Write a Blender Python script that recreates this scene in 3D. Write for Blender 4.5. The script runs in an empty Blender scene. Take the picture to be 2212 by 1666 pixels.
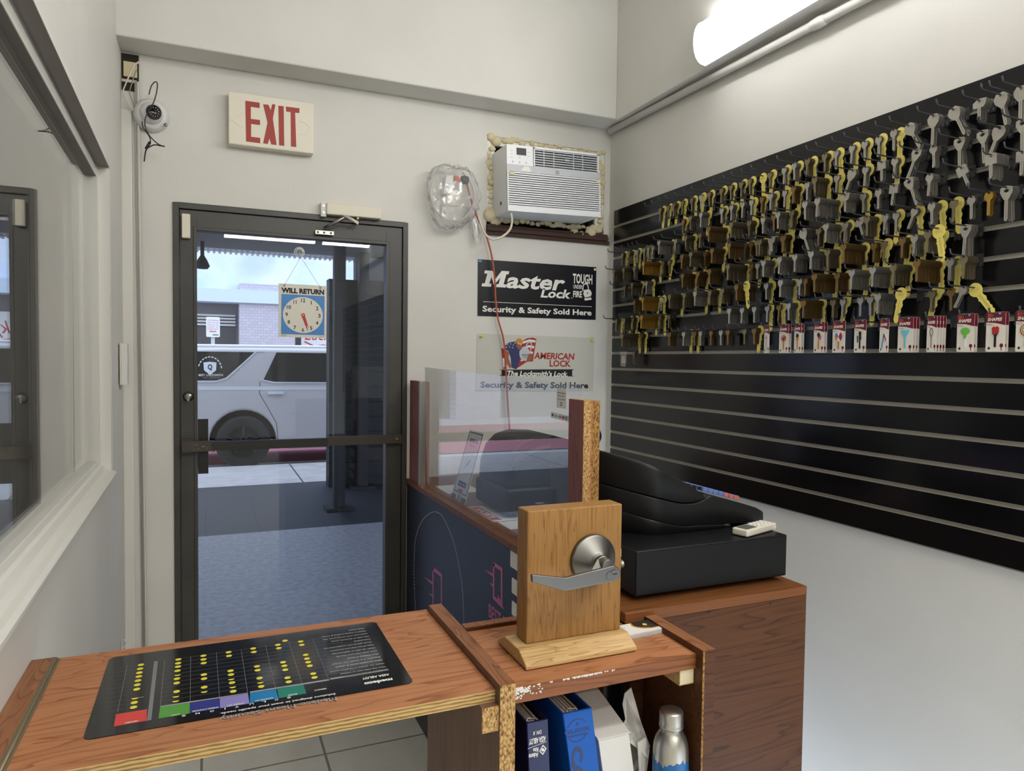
import bpy, bmesh, math, random
from mathutils import Vector, Matrix
random.seed(7)
S = bpy.context.scene
COL = S.collection
PI = math.pi

# ------------------------------------------------------------------ camera
CZ = 1.53
yaw, pitch, roll = math.radians(23.25), math.radians(-2.063), math.radians(.676)
cy, sy, cp, sp = math.cos(yaw), math.sin(yaw), math.cos(pitch), math.sin(pitch)
vf = Vector((sy*cp, cy*cp, sp)); vr = Vector((cy, -sy, 0)); vu = vr.cross(vf)
vr, vu = vr*math.cos(roll)+vu*math.sin(roll), vu*math.cos(roll)-vr*math.sin(roll)
cam = bpy.data.cameras.new('camera'); co = bpy.data.objects.new('camera', cam); COL.objects.link(co)
m = Matrix((vr, vu, -vf)).transposed().to_4x4(); m.translation = (0, 0, CZ); co.matrix_world = m
cam.sensor_width = 36; cam.lens = 1525/2212*36; cam.clip_start = .02; cam.clip_end = 200
S.camera = co
# ------------------------------------------------------------------ view, sky, light levels
S.view_settings.view_transform = 'Standard'; S.view_settings.look = 'None'
S.view_settings.exposure = 0.14; S.view_settings.gamma = 1
S.view_settings.use_curve_mapping = False
S.cycles.use_denoising = True; S.cycles.max_bounces = 10; S.cycles.transparent_max_bounces = 16
S.cycles.caustics_reflective = False; S.cycles.caustics_refractive = False
S.cycles.sample_clamp_indirect = 6
w = bpy.data.worlds.new('sky'); S.world = w; w.use_nodes = True
w.node_tree.nodes['Background'].inputs[0].default_value = (.72, .84, 1, 1)
w.node_tree.nodes['Background'].inputs[1].default_value = 2.3
LENS = 16.5          # brightness of the fluorescent lenses
REAR = 37

def at(px, py, ax, v):
    """the point of the plane axis=v that the photograph shows at px,py"""
    d = vf + vr*((px-1106)/1525) - vu*((py-833)/1525)
    o = Vector((0, 0, CZ)); return o + d*((v-o[ax])/d[ax])

# ------------------------------------------------------------------ materials
def lin(c):
    return tuple(((x/255)/12.92 if x/255 <= .04045 else ((x/255+.055)/1.055)**2.4) for x in c)+(1,)
MATS = {}
def mat(name, c=(200, 200, 200), r=.6, metal=0, spec=.5, coat=0, emit=None, es=0, alpha=1):
    m = bpy.data.materials.new(name); m.use_nodes = True; b = m.node_tree.nodes['Principled BSDF']
    b.inputs['Base Color'].default_value = lin(c); b.inputs['Roughness'].default_value = r
    b.inputs['Metallic'].default_value = metal; b.inputs['Specular IOR Level'].default_value = spec
    b.inputs['Coat Weight'].default_value = coat; b.inputs['Coat Roughness'].default_value = .08
    if emit: b.inputs['Emission Color'].default_value = lin(emit); b.inputs['Emission Strength'].default_value = es
    MATS[name] = m; return m
def N(m, t, **k):
    n = m.node_tree.nodes.new(t)
    for a, v in k.items(): setattr(n, a, v)
    return n
def L(m, a, b): m.node_tree.links.new(a, b)
def coords(m, scale=(1, 1, 1), rot=(0, 0, 0)):
    t = N(m, 'ShaderNodeTexCoord'); p = N(m, 'ShaderNodeMapping'); p.inputs['Scale'].default_value = scale
    p.inputs['Rotation'].default_value = rot
    L(m, t.outputs['Object'], p.inputs['Vector']); return p.outputs[0]
def ramp(m, fac, stops):
    r = N(m, 'ShaderNodeValToRGB'); e = r.color_ramp.elements
    while len(e) < len(stops): e.new(.5)
    for x, (p, c) in zip(e, stops): x.position = p; x.color = lin(c)
    L(m, fac, r.inputs[0]); return r.outputs[0]
def noise(m, vec, sc=5, det=3, rough=.5, dist=0):
    n = N(m, 'ShaderNodeTexNoise'); n.inputs['Scale'].default_value = sc; n.inputs['Detail'].default_value = det
    n.inputs['Roughness'].default_value = rough; n.inputs['Distortion'].default_value = dist
    L(m, vec, n.inputs['Vector']); return n.outputs[0]
def math_(m, op, a, b=None):
    n = N(m, 'ShaderNodeMath', operation=op)
    for i, v in enumerate((a, b)):
        if v is None: continue
        if isinstance(v, (int, float)): n.inputs[i].default_value = v
        else: L(m, v, n.inputs[i])
    return n.outputs[0]
def bump(m, h, st=.2, d=.01):
    b = N(m, 'ShaderNodeBump'); b.inputs['Strength'].default_value = st; b.inputs['Distance'].default_value = d
    L(m, h, b.inputs['Height']); L(m, b.outputs[0], m.node_tree.nodes['Principled BSDF'].inputs['Normal'])
def base(m, c): L(m, c, m.node_tree.nodes['Principled BSDF'].inputs['Base Color'])
def mottled(name, c1, c2, sc=4, r=.6, bs=0, bsc=60, **k):
    m = mat(name, c1, r, **k); v = coords(m)
    base(m, ramp(m, noise(m, v, sc, 5), [(.35, c1), (.65, c2)]))
    if bs: bump(m, noise(m, v, bsc, 4), bs, .003)
    return m
def wood(name, c1, c2, c3, across, bands=9, sc=1, r=.42, stretch=.12, fine=60):
    """grain runs along the axis whose entry in `across` is small"""
    m = mat(name, c1, r, spec=.28); v = coords(m, tuple(sc*(a if a > .5 else stretch) for a in across))
    n1 = noise(m, v, 5.5, 2, .45, .35)
    f = math_(m, 'FRACT', math_(m, 'MULTIPLY', n1, bands))
    col = ramp(m, f, [(0, c1), (.55, c1), (.86, c2), (.95, c3), (1, c1)])
    v2 = coords(m, tuple(fine*(a if a > .5 else .03) for a in across))
    n2 = noise(m, v2, 2.2, 3, .6)
    mx = N(m, 'ShaderNodeMixRGB', blend_type='MULTIPLY'); mx.inputs[0].default_value = .55
    L(m, col, mx.inputs[1]); L(m, ramp(m, n2, [(.3, (205, 200, 195)), (.7, (255, 255, 255))]), mx.inputs[2])
    base(m, mx.outputs[0]); return m
def thinglass(name, tint=(1, 1, 1), r0=.04, rough=0.0, haze=0):
    m = bpy.data.materials.new(name); m.use_nodes = True; nt = m.node_tree; nt.nodes.clear()
    out = N(m, 'ShaderNodeOutputMaterial'); tr = N(m, 'ShaderNodeBsdfTransparent'); tr.inputs[0].default_value = tint+(1,)
    gl = N(m, 'ShaderNodeBsdfGlossy'); gl.inputs['Roughness'].default_value = rough; gl.inputs[0].default_value = (1, 1, 1, 1)
    g = N(m, 'ShaderNodeNewGeometry'); d = N(m, 'ShaderNodeVectorMath', operation='DOT_PRODUCT')
    L(m, g.outputs['Incoming'], d.inputs[0]); L(m, g.outputs['Normal'], d.inputs[1])
    p = math_(m, 'POWER', math_(m, 'SUBTRACT', 1.0, math_(m, 'ABSOLUTE', d.outputs['Value'])), 5.0)
    f = math_(m, 'ADD', math_(m, 'MULTIPLY', p, 1-r0), r0)
    mx = N(m, 'ShaderNodeMixShader'); L(m, f, mx.inputs[0]); L(m, tr.outputs[0], mx.inputs[1]); L(m, gl.outputs[0], mx.inputs[2])
    o = mx.outputs[0]
    if haze:
        df = N(m, 'ShaderNodeBsdfDiffuse'); df.inputs[0].default_value = (.8, .8, .8, 1)
        t = coords(m); nf = noise(m, t, 6, 6, .7)
        m2 = N(m, 'ShaderNodeMixShader'); L(m, math_(m, 'MULTIPLY', nf, haze), m2.inputs[0]); L(m, o, m2.inputs[1]); L(m, df.outputs[0], m2.inputs[2]); o = m2.outputs[0]
    L(m, o, out.inputs[0]); MATS[name] = m; return m

# paint and building
m = mottled('wall_paint', (216, 214, 207), (211, 209, 202), 3, .55, .12, 90)
mottled('wall_paint_low', (214, 212, 206), (208, 206, 200), 3, .6, .1, 90)
mottled('ceiling_paint', (216, 214, 206), (210, 208, 200), 3, .8)
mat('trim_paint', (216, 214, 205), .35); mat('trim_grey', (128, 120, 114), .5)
mottled('door_paint', (62, 61, 56), (55, 54, 50), 9, .42, .1, 200)
mat('door_dark', (30, 28, 24), .45); mat('bronze_bare', (58, 52, 42), .4); mat('worn', (140, 130, 105), .6)
thinglass('clear_glass'); thinglass('door_glass', (.93, .95, 1.0), .024, 0, .006); thinglass('acrylic', (.98, .99, .99), .08, .005, .05)
thinglass('film', (.97, .97, .97), .08, .16, .26)
mat('alu', (165, 163, 158), .35, .9); mat('steel', (198, 194, 184), .4, .85); mat('steel_bright', (196, 193, 184), .28, 1)
mat('nickel', (150, 146, 138), .3, 1)
m = mat('brushed', (124, 122, 117), .4, 1); v = coords(m, (3, 3, 260)); bump(m, noise(m, v, 3, 2), .03, .0006)
mat('brass', (150, 120, 74), .42, .75); mat('brass_bright', (206, 168, 78), .36, .85); mat('brass_dull', (150, 138, 110), .45, .75)
mottled('slat_black', (15, 15, 17), (12, 12, 14), 6, .19, .02, 20, spec=.45)
for nm_, c_e in (('steel', (96, 92, 84)), ('brass', (76, 58, 32)), ('brass_bright', (140, 104, 40)), ('brass_dull', (72, 63, 46)), ('white_plastic', (160, 160, 156))): mat(nm_+'_edge', c_e, .42, .8)  # darker key sides and backs: dark reflections put into their colour
mat('slat_insert', (168, 163, 152), .45, .3); mat('hook_black', (56, 56, 58), .4, .3)
mat('yellow_card', (238, 220, 116), .62); mat('card_white', (226, 220, 208), .45); mat('card_maroon', (112, 24, 42), .4)
mat('black', (14, 14, 15), .4); mat('black_gloss', (12, 13, 15), .12); mat('black_text', (16, 16, 18), .6)
mat('white', (228, 226, 220), .45); mat('white_text', (232, 230, 222), .5); mat('white_plastic', (214, 214, 212), .4)
mat('ivory', (222, 216, 198), .45); mat('exit_ivory', (228, 222, 204), .5); mat('exit_red', (158, 50, 38), .5)
mat('red', (182, 40, 36), .45); mat('sign_red', (160, 44, 38), .5); mat('orange', (206, 84, 40), .4); mat('orange_dull', (176, 86, 62), .5)
mat('clock_blue', (62, 130, 196), .4); mat('clock_ivory', (222, 218, 206), .5)
mat('sign_grey', (196, 195, 184), .5); mat('sign_black', (16, 17, 24), .35)
mat('navy_blue', (24, 29, 44), .35); mat('pink', (192, 98, 142), .4); mat('flag_blue', (46, 54, 96), .5); mat('skin', (150, 92, 60), .6)
mat('khaki', (200, 130, 40), .5); mat('foam', (214, 202, 166), .85); mat('dark_wood', (64, 40, 27), .65); mat('hole_dark', (40, 32, 26), .9)
mat('ac_white', (228, 230, 231), .4); mat('ac_grey', (188, 191, 194), .4); mat('ac_slot', (40, 42, 46), .5); mat('cord_white', (206, 200, 184), .5)
mat('lens', (255, 255, 255), .5, emit=(255, 253, 252), es=LENS); mat('lens_rear', (255, 255, 255), .5, emit=(255, 252, 247), es=REAR)
mat('paper', (222, 220, 214), .7); mat('paper_edge', (186, 178, 164), .8); mat('binder_navy', (17, 21, 72), .32); mat('binder_blue', (10, 86, 176), .45, spec=.3)
mat('label_blue', (12, 96, 160), .35); mat('label_navy', (14, 56, 96), .4); mat('bottle_alu', (190, 186, 176), .36, .95)
mat('register', (19, 19, 20), .5, spec=.35); mat('register_dark', (10, 10, 11), .4, spec=.35); mat('drawer', (13, 13, 15), .42, spec=.3)
mat('key_blue', (96, 126, 190), .5); mat('key_red', (206, 104, 88), .5); mat('remote', (206, 202, 186), .45)
mat('screen_grey', (96, 98, 94), .3); mat('green', (110, 186, 70), .35); mat('aqua', (110, 196, 210), .3); mat('purple', (140, 40, 90), .4)
mat('mat_black', (13, 14, 18), .09); mat('dot_yellow', (226, 214, 60), .4); mat('mat_green', (78, 150, 56), .3); mat('mat_navy', (36, 42, 128), .3)
mat('mat_lilac', (136, 128, 190), .3); mat('mat_cyan', (10, 118, 176), .3); mat('mat_teal', (16, 120, 104), .3); mat('mat_red', (206, 58, 52), .3)
mat('grid_grey', (120, 120, 124), .4); mat('mat_blue', (34, 66, 120), .2); mat('print_grey', (150, 150, 150), .4)
# woods
wood('laminate', (182, 124, 84), (168, 109, 72), (142, 88, 56), (.1, 1, 1), 9, 3.0, .42, .14)
wood('laminate_y', (150, 100, 66), (132, 84, 54), (106, 66, 42), (1, .1, 1), 9, 5)
wood('laminate_dark', (126, 79, 44), (112, 68, 37), (92, 55, 30), (.1, 1, 1), 7, 4.0, .42, .05)
wood('laminate_front', (142, 88, 50), (126, 76, 42), (106, 62, 34), (.1, 1, 1), 8, 3)
wood('laminate_z', (118, 90, 72), (110, 82, 64), (98, 72, 56), (1, 1, .1), 6, 2)
wood('laminate_red', (142, 88, 78), (130, 76, 68), (112, 62, 56), (1, 1, .1), 8, 3)
wood('panel_brown', (92, 56, 29), (82, 48, 24), (64, 37, 18), (.1, 1, 1), 10, 3.0, .5, .09)
wood('oak', (161, 119, 66), (148, 106, 54), (126, 85, 40), (1, 1, .04), 6, 15, .42, .05, 130)
wood('oak_base', (208, 174, 120), (192, 154, 100), (166, 126, 78), (.04, 1, 1), 6, 13, .42, .06, 120)
def chip(name, a, b, c):
    m = mat(name, b, .8); v = coords(m, (1, 1, .45)); n = noise(m, v, 330, 3, .7)
    base(m, ramp(m, n, [(.36, a), (.48, b), (.62, c)])); bump(m, n, .5, .002)
chip('chipboard', (92, 62, 30), (170, 130, 76), (206, 172, 112)); chip('chipboard_dark', (60, 36, 14), (140, 98, 44), (180, 136, 70))
m = mat('plywood', (170, 138, 84), .8); v = coords(m, (.25, .25, 1)); wv = N(m, 'ShaderNodeTexWave', bands_direction='Z'); wv.inputs['Scale'].default_value = 52
wv.inputs['Distortion'].default_value = 2.2; wv.inputs['Detail Scale'].default_value = 3; L(m, v, wv.inputs[0])
n = noise(m, coords(m, (14, 14, 60)), 1.5, 3)
base(m, ramp(m, math_(m, 'ADD', math_(m, 'MULTIPLY', wv.outputs[1], .72), math_(m, 'MULTIPLY', n, .4)), [(.12, (112, 82, 42)), (.45, (172, 138, 82)), (.9, (200, 170, 112))]))
# floor tile
m = mat('floor_tile', (176, 170, 158), .35); v = coords(m)
br = N(m, 'ShaderNodeTexBrick', offset=0, squash=1); br.inputs['Scale'].default_value = 1; br.inputs['Brick Width'].default_value = .438; br.inputs['Row Height'].default_value = .438
br.inputs['Mortar Size'].default_value = .005; br.inputs['Color1'].default_value = (1, 1, 1, 1); br.inputs['Color2'].default_value = (.96, .96, .96, 1); br.inputs['Mortar'].default_value = (.36, .34, .31, 1)
L(m, v, br.inputs[0]); mx = N(m, 'ShaderNodeMixRGB', blend_type='MULTIPLY'); mx.inputs[0].default_value = 1
L(m, ramp(m, noise(m, v, 5, 6, .6), [(.3, (224, 220, 208)), (.7, (238, 235, 226))]), mx.inputs[1]); L(m, br.outputs[0], mx.inputs[2]); base(m, mx.outputs[0])
# outside
mottled('patio', (176, 178, 182), (150, 152, 158), 22, .45, .12, 60); mottled('patio_dark', (52, 55, 62), (44, 46, 53), 22, .6, .12, 60)
mottled('sidewalk', (196, 192, 190), (178, 174, 172), 4, .7); mottled('street', (86, 86, 90), (70, 70, 74), 20, .8); mat('curb_pink', (196, 120, 130), .7)
mat('car_paint', (198, 192, 190), .3, .1, coat=.6); mat('car_glass', (20, 20, 24), .06, spec=.8); mat('tire', (18, 18, 20), .7); mat('rim', (30, 30, 33), .3, .7)
mat('chrome', (232, 234, 238), .2, .3); mat('canopy', (104, 104, 108), .7); mat('canopy_edge', (226, 228, 232), .4, .4); mat('post_dark', (26, 26, 28), .6)
mat('facade_grey', (118, 116, 118), .7); mat('facade_dark', (70, 66, 66), .6); mottled('pale_blue', (226, 234, 244), (196, 208, 228), 1.2, .6); mat('awning', (206, 218, 236), .5); mat('pale_trim', (206, 202, 196), .6)
m = mat('brick_pale', (200, 190, 192), .7); v = coords(m, (1, 1, 1), (PI/2, 0, 0)); br = N(m, 'ShaderNodeTexBrick'); br.inputs['Scale'].default_value = 4
br.inputs['Color1'].default_value = lin((204, 192, 194)); br.inputs['Color2'].default_value = lin((190, 182, 190)); br.inputs['Mortar'].default_value = lin((170, 168, 176)); L(m, v, br.inputs[0]); base(m, br.outputs[0])
mat('slat_dark', (12, 12, 15), .6); mat('wheel_well', (8, 8, 9), .9)

# ------------------------------------------------------------------ mesh builder
class MB:
    def __init__(s): s.v = []; s.f = []; s.m = []; s.names = []; s.sm = []
    def mi(s, n):
        if n not in s.names: s.names.append(n)
        return s.names.index(n)
    def add(s, vs, fs, mt, smooth=False):
        k = len(s.v); i = s.mi(mt); s.v += [Vector(a) for a in vs]
        for f in fs: s.f.append([k+j for j in f]); s.m.append(i); s.sm.append(smooth)
        return s
    def box(s, a, b, mt, M=None):
        (x0, y0, z0), (x1, y1, z1) = a, b
        vs = [Vector(p) for p in ((x0, y0, z0), (x1, y0, z0), (x1, y1, z0), (x0, y1, z0), (x0, y0, z1), (x1, y0, z1), (x1, y1, z1), (x0, y1, z1))]
        if M: vs = [M @ p for p in vs]
        return s.add(vs, [(0, 3, 2, 1), (4, 5, 6, 7), (0, 1, 5, 4), (1, 2, 6, 5), (2, 3, 7, 6), (3, 0, 4, 7)], mt)
    def prism(s, pts, off, mt, mt2=None, smooth=False):
        """closed polygon (3D points) pushed along off"""
        pts = [Vector(p) for p in pts]; off = Vector(off); n = len(pts)
        nr = Vector((0, 0, 0))
        for i in range(n): nr += pts[i].cross(pts[(i+1) % n])
        if nr.dot(off) > 0: pts.reverse()
        s.add(pts, [tuple(range(n))], mt); s.add([p+off for p in pts], [tuple(reversed(range(n)))], mt)
        return s.add(pts+[p+off for p in pts], [((i+1) % n, i, n+i, n+(i+1) % n) for i in range(n)], mt2 or mt, smooth)
    def tube(s, pts, r, mt, n=8, closed=False):
        pts = [Vector(p) for p in pts]; rings = []; K = len(pts)
        t0 = (pts[1]-pts[0]).normalized(); up = Vector((0, 0, 1)) if abs(t0.z) < .9 else Vector((1, 0, 0)); a = t0.cross(up).normalized()
        vs = []
        for i, p in enumerate(pts):
            t = (pts[min(i+1, K-1)]-pts[max(i-1, 0)])
            if t.length < 1e-9: t = t0
            t.normalize(); a = (a - t*a.dot(t)); a = a.normalized() if a.length > 1e-6 else t.orthogonal().normalized(); b = t.cross(a)
            rr = r[i] if isinstance(r, (list, tuple)) else r
            vs += [p+(a*math.cos(2*PI*j/n)+b*math.sin(2*PI*j/n))*rr for j in range(n)]
        fs = [(i*n+j, i*n+(j+1) % n, (i+1)*n+(j+1) % n, (i+1)*n+j) for i in range(K-1) for j in range(n)]
        s.add(vs, fs, mt, True)
        return s.add(vs[:n]+vs[-n:], [tuple(reversed(range(n))), tuple(range(n, 2*n))], mt)
    def lathe(s, prof, o, ax, mt, n=32, mats=None):
        """prof = [(radius, distance along ax)]"""
        o = Vector(o); ax = Vector(ax).normalized(); a = ax.orthogonal().normalized(); b = ax.cross(a)
        vs = [o+ax*h+(a*math.cos(2*PI*j/n)+b*math.sin(2*PI*j/n))*r for r, h in prof for j in range(n)]
        for i in range(len(prof)-1):
            s.add(vs[i*n:(i+2)*n], [(j, (j+1) % n, n+(j+1) % n, n+j) for j in range(n)], mats[i] if mats else mt, True)
        return s
    def ball(s, o, r, mt, sc=(1, 1, 1), n=16):
        o = Vector(o)
        prof = [(r*math.sin(PI*i/n), -r*math.cos(PI*i/n)) for i in range(n+1)]
        k = len(s.v); s.lathe([(max(a, 1e-5), b) for a, b in prof], (0, 0, 0), (0, 0, 1), mt, 2*n)
        for i in range(k, len(s.v)): q = s.v[i]; s.v[i] = Vector((q.x*sc[0], q.y*sc[1], q.z*sc[2]))+o
        return s
    def build(s, name, parent=None, bevel=0, seg=2, origin=None, M=None):
        off = Vector((0, 0, 0)); p = parent
        if p is not None:
            while p is not None: off += p.location; p = p.parent
        elif origin is not None: off = Vector(origin)
        me = bpy.data.meshes.new(name)
        me.from_pydata([(M @ v if M else v)-off for v in s.v], [], s.f)
        for n in s.names: me.materials.append(MATS[n])
        me.polygons.foreach_set('material_index', s.m); me.polygons.foreach_set('use_smooth', s.sm); me.update()
        if any(s.sm) or bevel:
            bm = bmesh.new(); bm.from_mesh(me); bmesh.ops.remove_doubles(bm, verts=bm.verts, dist=1e-5)
            if bevel:
                es = [e for e in bm.edges if len(e.link_faces) == 2 and e.calc_face_angle(0) > .5]
                bmesh.ops.bevel(bm, geom=es, offset=bevel, segments=seg, affect='EDGES', profile=.5, clamp_overlap=True)
            bm.to_mesh(me); bm.free()
        o = bpy.data.objects.new(name, me); COL.objects.link(o)
        if parent is not None: o.parent = parent
        elif origin is not None: o.location = off
        return o
def tag(o, label=None, cat=None, group=None, kind=None):
    if label: o['label'] = label
    if cat: o['category'] = cat
    if group: o['group'] = group
    if kind: o['kind'] = kind
    return o
def thing(name, label, cat, loc, group=None):
    o = bpy.data.objects.new(name, None); o.empty_display_size = .05; COL.objects.link(o); o.location = loc
    return tag(o, label, cat, group)
def struct(name, mb, bevel=0, parent=None):
    o = mb.build(name, parent, bevel)
    if parent is None: o['kind'] = 'structure'
    return o

class Fr:
    """flat frame: origin, right, up; n faces the viewer"""
    def __init__(s, o, u, v):
        s.o = Vector(o); s.u = Vector(u).normalized(); v = Vector(v); s.v = (v-s.u*v.dot(s.u)).normalized(); s.n = s.u.cross(s.v)
    def p(s, a, b, c=0): return s.o+s.u*a+s.v*b+s.n*c
    def poly(s, mb, pts, mt, c=0, t=.0006): return mb.prism([s.p(a, b, c) for a, b in pts], s.n*t, mt)
    def rect(s, mb, a0, b0, a1, b1, mt, c=0, t=.0006): return s.poly(mb, [(a0, b0), (a1, b0), (a1, b1), (a0, b1)], mt, c, t)
    def rrect(s, mb, a0, b0, a1, b1, r, mt, c=0, t=.0006):
        pts = []
        for cx, cy_, q in ((a1-r, b0+r, -1), (a1-r, b1-r, 0), (a0+r, b1-r, 1), (a0+r, b0+r, 2)):
            for k in range(5): an = PI/2*(q+k/4); pts.append((cx+r*math.cos(an), cy_+r*math.sin(an)))
        return s.poly(mb, pts, mt, c, t)
    def disc(s, mb, a, b, r, mt, c=0, t=.0006, n=24, ry=None):
        return s.poly(mb, [(a+r*math.cos(2*PI*k/n), b+(ry or r)*math.sin(2*PI*k/n)) for k in range(n)], mt, c, t)
    def line(s, mb, pts, wd, mt, c=0, t=.0006, dash=None):
        for i in range(len(pts)-1):
            if dash and i % dash: continue
            (x0, y0), (x1, y1) = pts[i], pts[i+1]; l = math.hypot(x1-x0, y1-y0) or 1e-9
            nx, ny = -(y1-y0)/l*wd/2, (x1-x0)/l*wd/2; ex, ey = (x1-x0)/l*wd*.3, (y1-y0)/l*wd*.3
            s.poly(mb, [(x0+nx-ex, y0+ny-ey), (x0-nx-ex, y0-ny-ey), (x1-nx+ex, y1-ny+ey), (x1+nx+ex, y1+ny+ey)], mt, c, t+(i % 3)*.00006)
    def text(s, mb, txt, a0, b0, a1, b1, mt, c=0, t=.0005, bold=.0, shear=0, flip=False, rot=0):
        """fits txt into the rectangle"""
        vs, fs = glyphs(txt, bold, shear)
        x0 = min(v[0] for v in vs); x1 = max(v[0] for v in vs); y0 = min(v[1] for v in vs); y1 = max(v[1] for v in vs)
        out = []
        for x, y in vs:
            q, r = (x-x0)/(x1-x0), (y-y0)/(y1-y0)
            if flip: q, r = 1-q, 1-r
            if rot == 90: q, r = r, 1-q
            out.append(s.p(a0+(a1-a0)*q, b0+(b1-b0)*r, c+t))
        if (rot == 90) == False or True:
            # keep faces looking along n
            f = fs[0]; nn = (out[f[1]]-out[f[0]]).cross(out[f[2]]-out[f[1]])
            if nn.dot(s.n) < 0: fs = [tuple(reversed(g)) for g in fs]
        mb.add(out, fs, mt)
GL = {}
def glyphs(txt, bold, shear):
    k = (txt, bold, shear)
    if k not in GL:
        cu = bpy.data.curves.new('t', 'FONT'); cu.body = txt; cu.offset = bold; cu.shear = shear; cu.resolution_u = 2
        o = bpy.data.objects.new('t', cu); me = bpy.data.meshes.new_from_object(o)
        GL[k] = ([(v.co.x, v.co.y) for v in me.vertices], [tuple(p.vertices) for p in me.polygons])
        bpy.data.objects.remove(o); bpy.data.curves.remove(cu); bpy.data.meshes.remove(me)
    return list(GL[k][0]), list(GL[k][1])
def smooth(pts, k=6):
    pts = [Vector(p) for p in pts]; out = []; P = [pts[0]]+pts+[pts[-1]]
    for i in range(1, len(P)-2):
        for j in range(k):
            t = j/k; a, b, c, d = P[i-1], P[i], P[i+1], P[i+2]
            out.append(.5*((2*b)+(c-a)*t+(2*a-5*b+4*c-d)*t*t+(3*b-a-3*c+d)*t**3))
    return out+[pts[-1]]

# ================================================================== SETTING
YB, XR, ZC, YF = 3.034, 1.815, 3.3, -4.5
struct('floor', MB().box((-.03-.438*8, 2.735-.438*18, -.05), (-.03-.438*8+4.6, 3.2, 0), 'floor_tile'))
bpy.data.objects['floor'].location = (0, 0, 0)
# the tile grid starts at a joint
fl = bpy.data.objects['floor'].data
for v_ in fl.vertices: v_.co.x += .03; v_.co.y -= 2.735-.438*18
bpy.data.objects['floor'].location = (-.03, 2.735-.438*18, 0)
struct('ceiling', MB().box((-3.3, YF-.1, ZC), (2.1, 3.3, ZC+.1), 'ceiling_paint'))
# door wall, pierced by door_1 and the air conditioner's hole
DX0, DX1, DZ = -.126, .80, 2.122; HX0, HX1, HZ0, HZ1 = 1.155, 1.795, 2.135, 2.562
b = MB(); T = 3.22
for a, c in (((-.6, YB, 0), (DX0, T, ZC)), ((DX0, YB, DZ), (DX1, T, ZC)), ((DX1, YB, 0), (HX0, T, ZC)), ((HX0, YB, 0), (HX1, T, HZ0)), ((HX0, YB, HZ1), (HX1, T, ZC)), ((HX1, YB, 0), (2.0, T, ZC))):
    b.box(a, c, 'wall_paint')
struct('wall_back', b)
struct('wall_right', MB().box((XR, YF, 0), (XR+.12, YB, ZC), 'wall_paint'))
struct('wall_front', MB().box((-3.3, YF-.1, 0), (2.0, YF, ZC), 'wall_paint'))
# left wall, turned a degree, with window_1
LA = math.radians(.95); LD = Vector((math.sin(LA), -math.cos(LA), 0)); LNN = Vector((math.cos(LA), math.sin(LA), 0)); LO = Vector((-.296, YB, 0))
WALLX = -.297
def lp(t, d, z): return LO+LD*t-LNN*d+Vector((0, 0, z))   # t along the wall towards the camera, d into the wall
def lbox(b, t0, t1, d0, d1, z0, z1, mt):
    q = [lp(t0, d0, z0), lp(t1, d0, z0), lp(t1, d1, z0), lp(t0, d1, z0)]; b.prism(q, (0, 0, z1-z0), mt)
WT0, WT1, WZ0, WZ1 = .434, 3.3, 1.146, 2.124
b = MB()
def wbox(b, t0, t1, z0, z1): b.box((-.417, YB-t1, z0), (-.297, YB-t0, z1), 'wall_paint')
wbox(b, 0, WT0, 0, ZC); wbox(b, WT1, 7.6, 0, ZC); wbox(b, WT0, WT1, 0, WZ0); wbox(b, WT0, WT1, WZ1, ZC)
struct('wall_left', b)
# beams
bm_ = MB().box((-.5, 2.884, 2.661), (XR, YB, ZC), 'wall_paint'); struct('trim_1', bm_, .006)
bm_ = MB().box((1.752, YF, 2.655), (XR, 2.884, ZC), 'wall_paint'); struct('trim_2', bm_, .004)
# narrow corner boards
b = MB().box((-.298, 3.022, 0), (-.262, YB, 2.45), 'trim_paint'); struct('trim_3', b, .003)
# window_1: stepped frame and pane
w1 = bpy.data.objects.new('window_1', None); COL.objects.link(w1); w1.location = lp(1.5, .05, WZ0); w1['kind'] = 'structure'
b = MB()
lbox(b, WT0, WT0+.022, .0, .03, WZ0+.012, WZ1, 'trim_paint'); lbox(b, WT0, WT0+.045, .03, .08, WZ0, WZ1, 'trim_paint')
lbox(b, WT1-.03, WT1, 0, .08, WZ0, WZ1, 'trim_paint')
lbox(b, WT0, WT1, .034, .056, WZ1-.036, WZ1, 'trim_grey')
lbox(b, WT0, WT1, .032, .0342, WZ1-.036, WZ1, 'trim_paint')
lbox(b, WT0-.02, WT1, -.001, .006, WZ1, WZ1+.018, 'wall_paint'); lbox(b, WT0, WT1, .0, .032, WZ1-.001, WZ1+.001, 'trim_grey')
lbox(b, WT0-.02, WT0, -.001, .006, WZ0, WZ1, 'wall_paint')
b.build('window_frame', w1, .001)
b = MB()
prof = [(.0, WZ0-.012), (-.012, WZ0-.006), (-.014, WZ0+.006), (-.006, WZ0+.012), (.006, WZ0+.014), (.016, WZ0+.022), (.024, WZ0+.034), (.030, WZ0+.038), (.034, WZ0+.052), (.05, WZ0+.052), (.08, WZ0+.052), (.08, WZ0+.002), (.06, WZ0-.012)]
b.prism([lp(WT0, d, z) for d, z in prof], LD*(WT1-WT0), 'trim_paint'); b.build('window_sill', w1, .0015)
b = MB(); lbox(b, WT0+.03, WT1-.02, .050, .054, WZ0+.03, WZ1-.01, 'clear_glass'); b.build('pane', w1)
# room behind the window
b = MB(); lbox(b, -.2, 5.5, 2.2, 2.3, 0, ZC, 'wall_paint_low'); lbox(b, 5.5, 5.6, .12, 2.3, 0, ZC, 'wall_paint_low'); lbox(b, -.3, -.2, .12, 2.3, 0, ZC, 'wall_paint_low')
struct('wall_side_room', b)
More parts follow.
